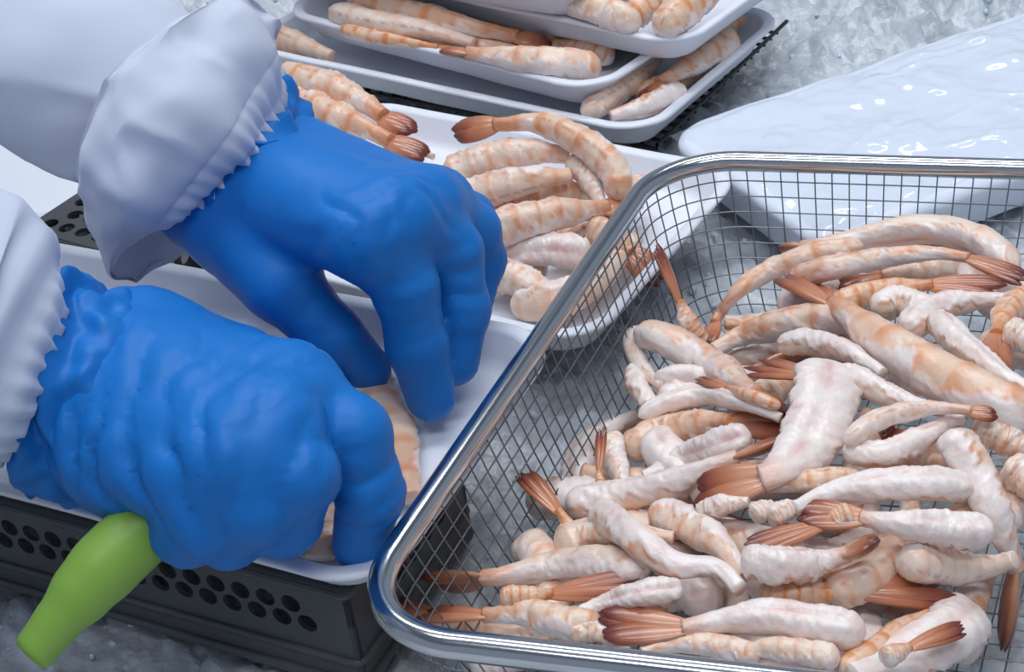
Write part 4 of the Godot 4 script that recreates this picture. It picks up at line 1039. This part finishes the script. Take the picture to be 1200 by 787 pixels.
	obj("oversleeve", sleeve([[Vector3(-0.1216, 0.1600, -0.0106), 0.043, 0.043], [Vector3(-0.1164, 0.1570, -0.0062), 0.052, 0.052], [Vector3(-0.1103, 0.1540, -0.0024), 0.051, 0.05], [Vector3(-0.1069, 0.1510, -0.0015), 0.043, 0.042], [Vector3(-0.1045, 0.1480, -0.0016), 0.035, 0.034], [Vector3(-0.1015, 0.1430, -0.0018), 0.029, 0.028], [Vector3(-0.0981, 0.1390, 0.0002), 0.026, 0.026]], bag, 90, 160).mesh(), M.cloth, o)
	var coat := func(t: float, th: float, q: Vector3) -> float:
		return 0.004 * pow(1.0 - absf(noise.get_noise_3d(q.x * 110 + q.z * 60, q.y * 110 + 31, q.z * 110)), 6.0) + 0.005 * noise.get_noise_3d(q.x * 160, q.y * 160, q.z * 160 + 8) + 0.003 * sin(th * 2 + t * 17 + 3 * noise.get_noise_3d(q.x * 100, q.y * 100, q.z * 100))
	obj("coat_sleeve", sleeve([[Vector3(-0.58, 0.36, -0.12), 0.075, 0.075], [Vector3(-0.3004, 0.2400, -0.1103), 0.055, 0.055], [Vector3(-0.2166, 0.2000, -0.0659), 0.042, 0.042], [Vector3(-0.1693, 0.1750, -0.0364), 0.036, 0.036], [Vector3(-0.1251, 0.1500, -0.0212), 0.034, 0.034]], coat, 80, 90).mesh(), M.cloth, o)
	var bag2 := func(t: float, th: float, q: Vector3) -> float:
		return 0.004 * noise.get_noise_3d(q.x * 200, q.y * 200, q.z * 200 + 30) + 0.002 * sin(th * 30) * smoothstep(0.93, 1.0, t) + 0.0015 * sin(th * 5 + t * 9)
	obj("oversleeve", sleeve([[Vector3(-0.2469, 0.2000, 0.1420), 0.055, 0.055], [Vector3(-0.2198, 0.1650, 0.1229), 0.054, 0.054], [Vector3(-0.1996, 0.1440, 0.1113), 0.055, 0.055], [Vector3(-0.1849, 0.1340, 0.1082), 0.056, 0.056], [Vector3(-0.1766, 0.1290, 0.1089), 0.051, 0.051], [Vector3(-0.1707, 0.1250, 0.1096), 0.042, 0.042], [Vector3(-0.1654, 0.1210, 0.1092), 0.033, 0.033]], bag2, 80, 140).mesh(), M.cloth, o)
	obj("coat_sleeve", sleeve([[Vector3(-0.58, 0.36, 0.22), 0.075, 0.075], [Vector3(-0.2501, 0.2300, 0.1721), 0.058, 0.058], [Vector3(-0.2393, 0.1880, 0.1343), 0.05, 0.05]], coat, 50, 80).mesh(), M.cloth, o)
	obj("coat_body", sleeve([[Vector3(-0.62, -0.55, 0.05), 0.15, 0.20], [Vector3(-0.62, 0.0, 0.05), 0.13, 0.19], [Vector3(-0.63, 0.3, 0.05), 0.12, 0.2], [Vector3(-0.63, 0.42, 0.05), 0.10, 0.19], [Vector3(-0.63, 0.48, 0.05), 0.06, 0.07]], coat, 80, 90, 0.003, Vector3(0, 0, 1)).mesh(), M.cloth, o)

func knife() -> void:
	var a := Vector3(-0.1669, 0.0640, 0.1824)
	var b := Vector3(-0.1212, 0.0880, 0.1487)
	var tip := Vector3(-0.0735, 0.0580, 0.0375)
	var o := thing("knife", "paring knife with a bright green plastic handle, held in the lower glove", "knife", a)
	var d := (b - a).normalized()
	var heel := b + d * 0.045
	var s := Shape.new()
	var up := (Vector3.UP - d * d.y).normalized()
	var side := d.cross(up)
	var rings := []
	var prof := [[0.0, 0.0], [0.0, 0.0066], [0.0008, 0.0074], [0.006, 0.0076], [0.014, 0.0084], [0.026, 0.0110], [0.036, 0.0122], [0.046, 0.0122], [0.056, 0.0112], [0.066, 0.0098], [0.080, 0.0096], [0.095, 0.0092], [0.104, 0.008], [0.106, 0.004]]
	var sag := func(x: float) -> Vector3: return up * (0.0035 * sin(PI * clampf(x / 0.07, 0, 1)))
	for q in even_profile(prof, 48):
		var ring := []
		for k in 28:
			var g := TAU * k / 28
			ring.append(d * q[0] + sag.call(q[0]) + side * cos(g) * q[1] * 0.92 + up * sin(g) * q[1])
		rings.append(ring)
	skin(s, rings)
	obj("handle", s.mesh(), M.green, o)
	var bd := (tip - a - d * 0.104)
	var bl := bd.length()
	bd = bd.normalized()
	var bu := (Vector3.UP - bd * bd.y).normalized()
	var bs := bd.cross(bu)
	rings = []
	for k in 24:
		var t := k / 23.0
		var hh := 0.009 * (1.0 if t < 0.5 else sqrt(maxf(0.002, 1.0 - pow((t - 0.5) / 0.5, 2.0))))
		var c := d * 0.103 + bd * bl * t
		rings.append([c + bu * 0.006, c + bs * 0.0008 + bu * 0.005, c + bs * 0.0006 + bu * (0.006 - hh), c + bu * (0.006 - hh * 1.5), c - bs * 0.0006 + bu * (0.006 - hh), c - bs * 0.0008 + bu * 0.005])
	s = Shape.new()
	skin(s, rings)
	obj("blade", s.mesh(), M.blade, o)

func even_profile(p: Array, n: int) -> Array:
	var out := [p[0], p[1]]
	var total: float = p[-1][0]
	for k in range(1, n):
		var x := total * k / n
		var j := 1
		while j < p.size() - 2 and p[j + 1][0] < x: j += 1
		out.append([x, lerpf(p[j][1], p[j + 1][1], smoothstep(0.0, 1.0, clampf((x - p[j][0]) / maxf(p[j + 1][0] - p[j][0], 1e-6), 0, 1)))])
	out.append(p[-1])
	out.append([total, 0.0002])
	return out

# creases of the film: x, z, direction, half length, height
const FOLDS := [[-0.10, 0.005, -0.35, 0.05, 0.0016], [-0.03, -0.045, 0.05, 0.06, 0.002], [0.0, -0.052, 0.1, 0.05, 0.0014], [0.0, 0.02, 0.5, 0.03, 0.0018], [0.03, 0.0, 0.1, 0.035, 0.002], [0.05, -0.02, -0.5, 0.025, 0.0016], [0.02, 0.035, 0.9, 0.02, 0.0016], [0.08, 0.02, -0.2, 0.04, 0.0018], [0.07, 0.045, 0.6, 0.025, 0.0016], [-0.06, 0.04, 0.2, 0.04, 0.0012]]

func wrapped_stack() -> void:
	var at := Vector3(0.0932, 0.0300, -0.1928)
	var u := (Vector3(0.3226, 0.0300, -0.2889) - at).normalized()
	var v := (Vector3(0.1389, 0.0300, -0.0675) - at).normalized()
	v = (v - u * u.dot(v)).normalized()
	var wide := 0.36
	var deep := 0.145
	var mid := at + u * wide / 2 + v * deep / 2
	mid.y = 0.0
	var o := thing("wrapped_tray", "long white tray under clear shiny film, lying on the ice behind the basket", "tray", mid)
	var s := Shape.new()
	var prof := [[0.012, 0.0], [0.008, 0.002], [0.001, 0.020], [0.0, 0.0235], [0.0008, 0.0262], [0.0035, 0.0282], [0.008, 0.029], [0.016, 0.0288], [0.03, 0.0284], [0.05, 0.0282], [0.0645, 0.0280]]
	var rings := []
	for q in prof:
		var ring := []
		for e in rounded(wide / 2 - q[0], deep / 2 - q[0], 0.022 - q[0] * 0.3, 10, 24):
			var w: Vector3 = u * e.x + v * e.y
			ring.append(w + Vector3(0, q[1] + (0.0025 * noise.get_noise_2d(w.x * 300, w.z * 300) if q[1] > 0.015 else 0.0), 0))
		rings.append(ring)
	skin(s, rings)
	obj("tray_body", s.mesh(), M.wrap_white, o)
	s = Shape.new()
	var nx := 150
	var nz := 70
	for j in nz:
		for k in nx:
			var x := (k / (nx - 1.0) - 0.5) * (wide - 0.006)
			var z := (j / (nz - 1.0) - 0.5) * (deep - 0.006)
			var w := u * x + v * z
			var edge := minf(wide / 2 - absf(x), deep / 2 - absf(z))
			var y := 0.0300 + 0.0025 * noise.get_noise_2d(w.x * 300, w.z * 300) + smoothstep(0.0, 0.03, edge) * (0.0012 + 0.0022 * (1.0 - absf(noise.get_noise_2d(x * 900 + z * 300, z * 500 - x * 200))) * clampf(0.4 + fine.get_noise_2d(x * 200, z * 200) * 2.0, 0, 1.2))
			for fold in FOLDS:
				var qx: float = (x - fold[0]) * cos(fold[2]) + (z - fold[1]) * sin(fold[2])
				var qz: float = -(x - fold[0]) * sin(fold[2]) + (z - fold[1]) * cos(fold[2]) + 0.004 * noise.get_noise_1d(x * 400 + fold[0] * 900)
				y += fold[4] * exp(-pow(qz / 0.0022, 2.0)) * smoothstep(fold[3], fold[3] * 0.4, absf(qx))
			y -= 0.004 * smoothstep(0.012, 0.0, edge)
			s.add(w + Vector3(0, y, 0))
	for j in nz - 1:
		for k in nx - 1:
			var a := j * nx + k
			s.quad(a, a + 1, a + nx + 1, a + nx)
	obj("clear_film", s.mesh(false), M.film, o)
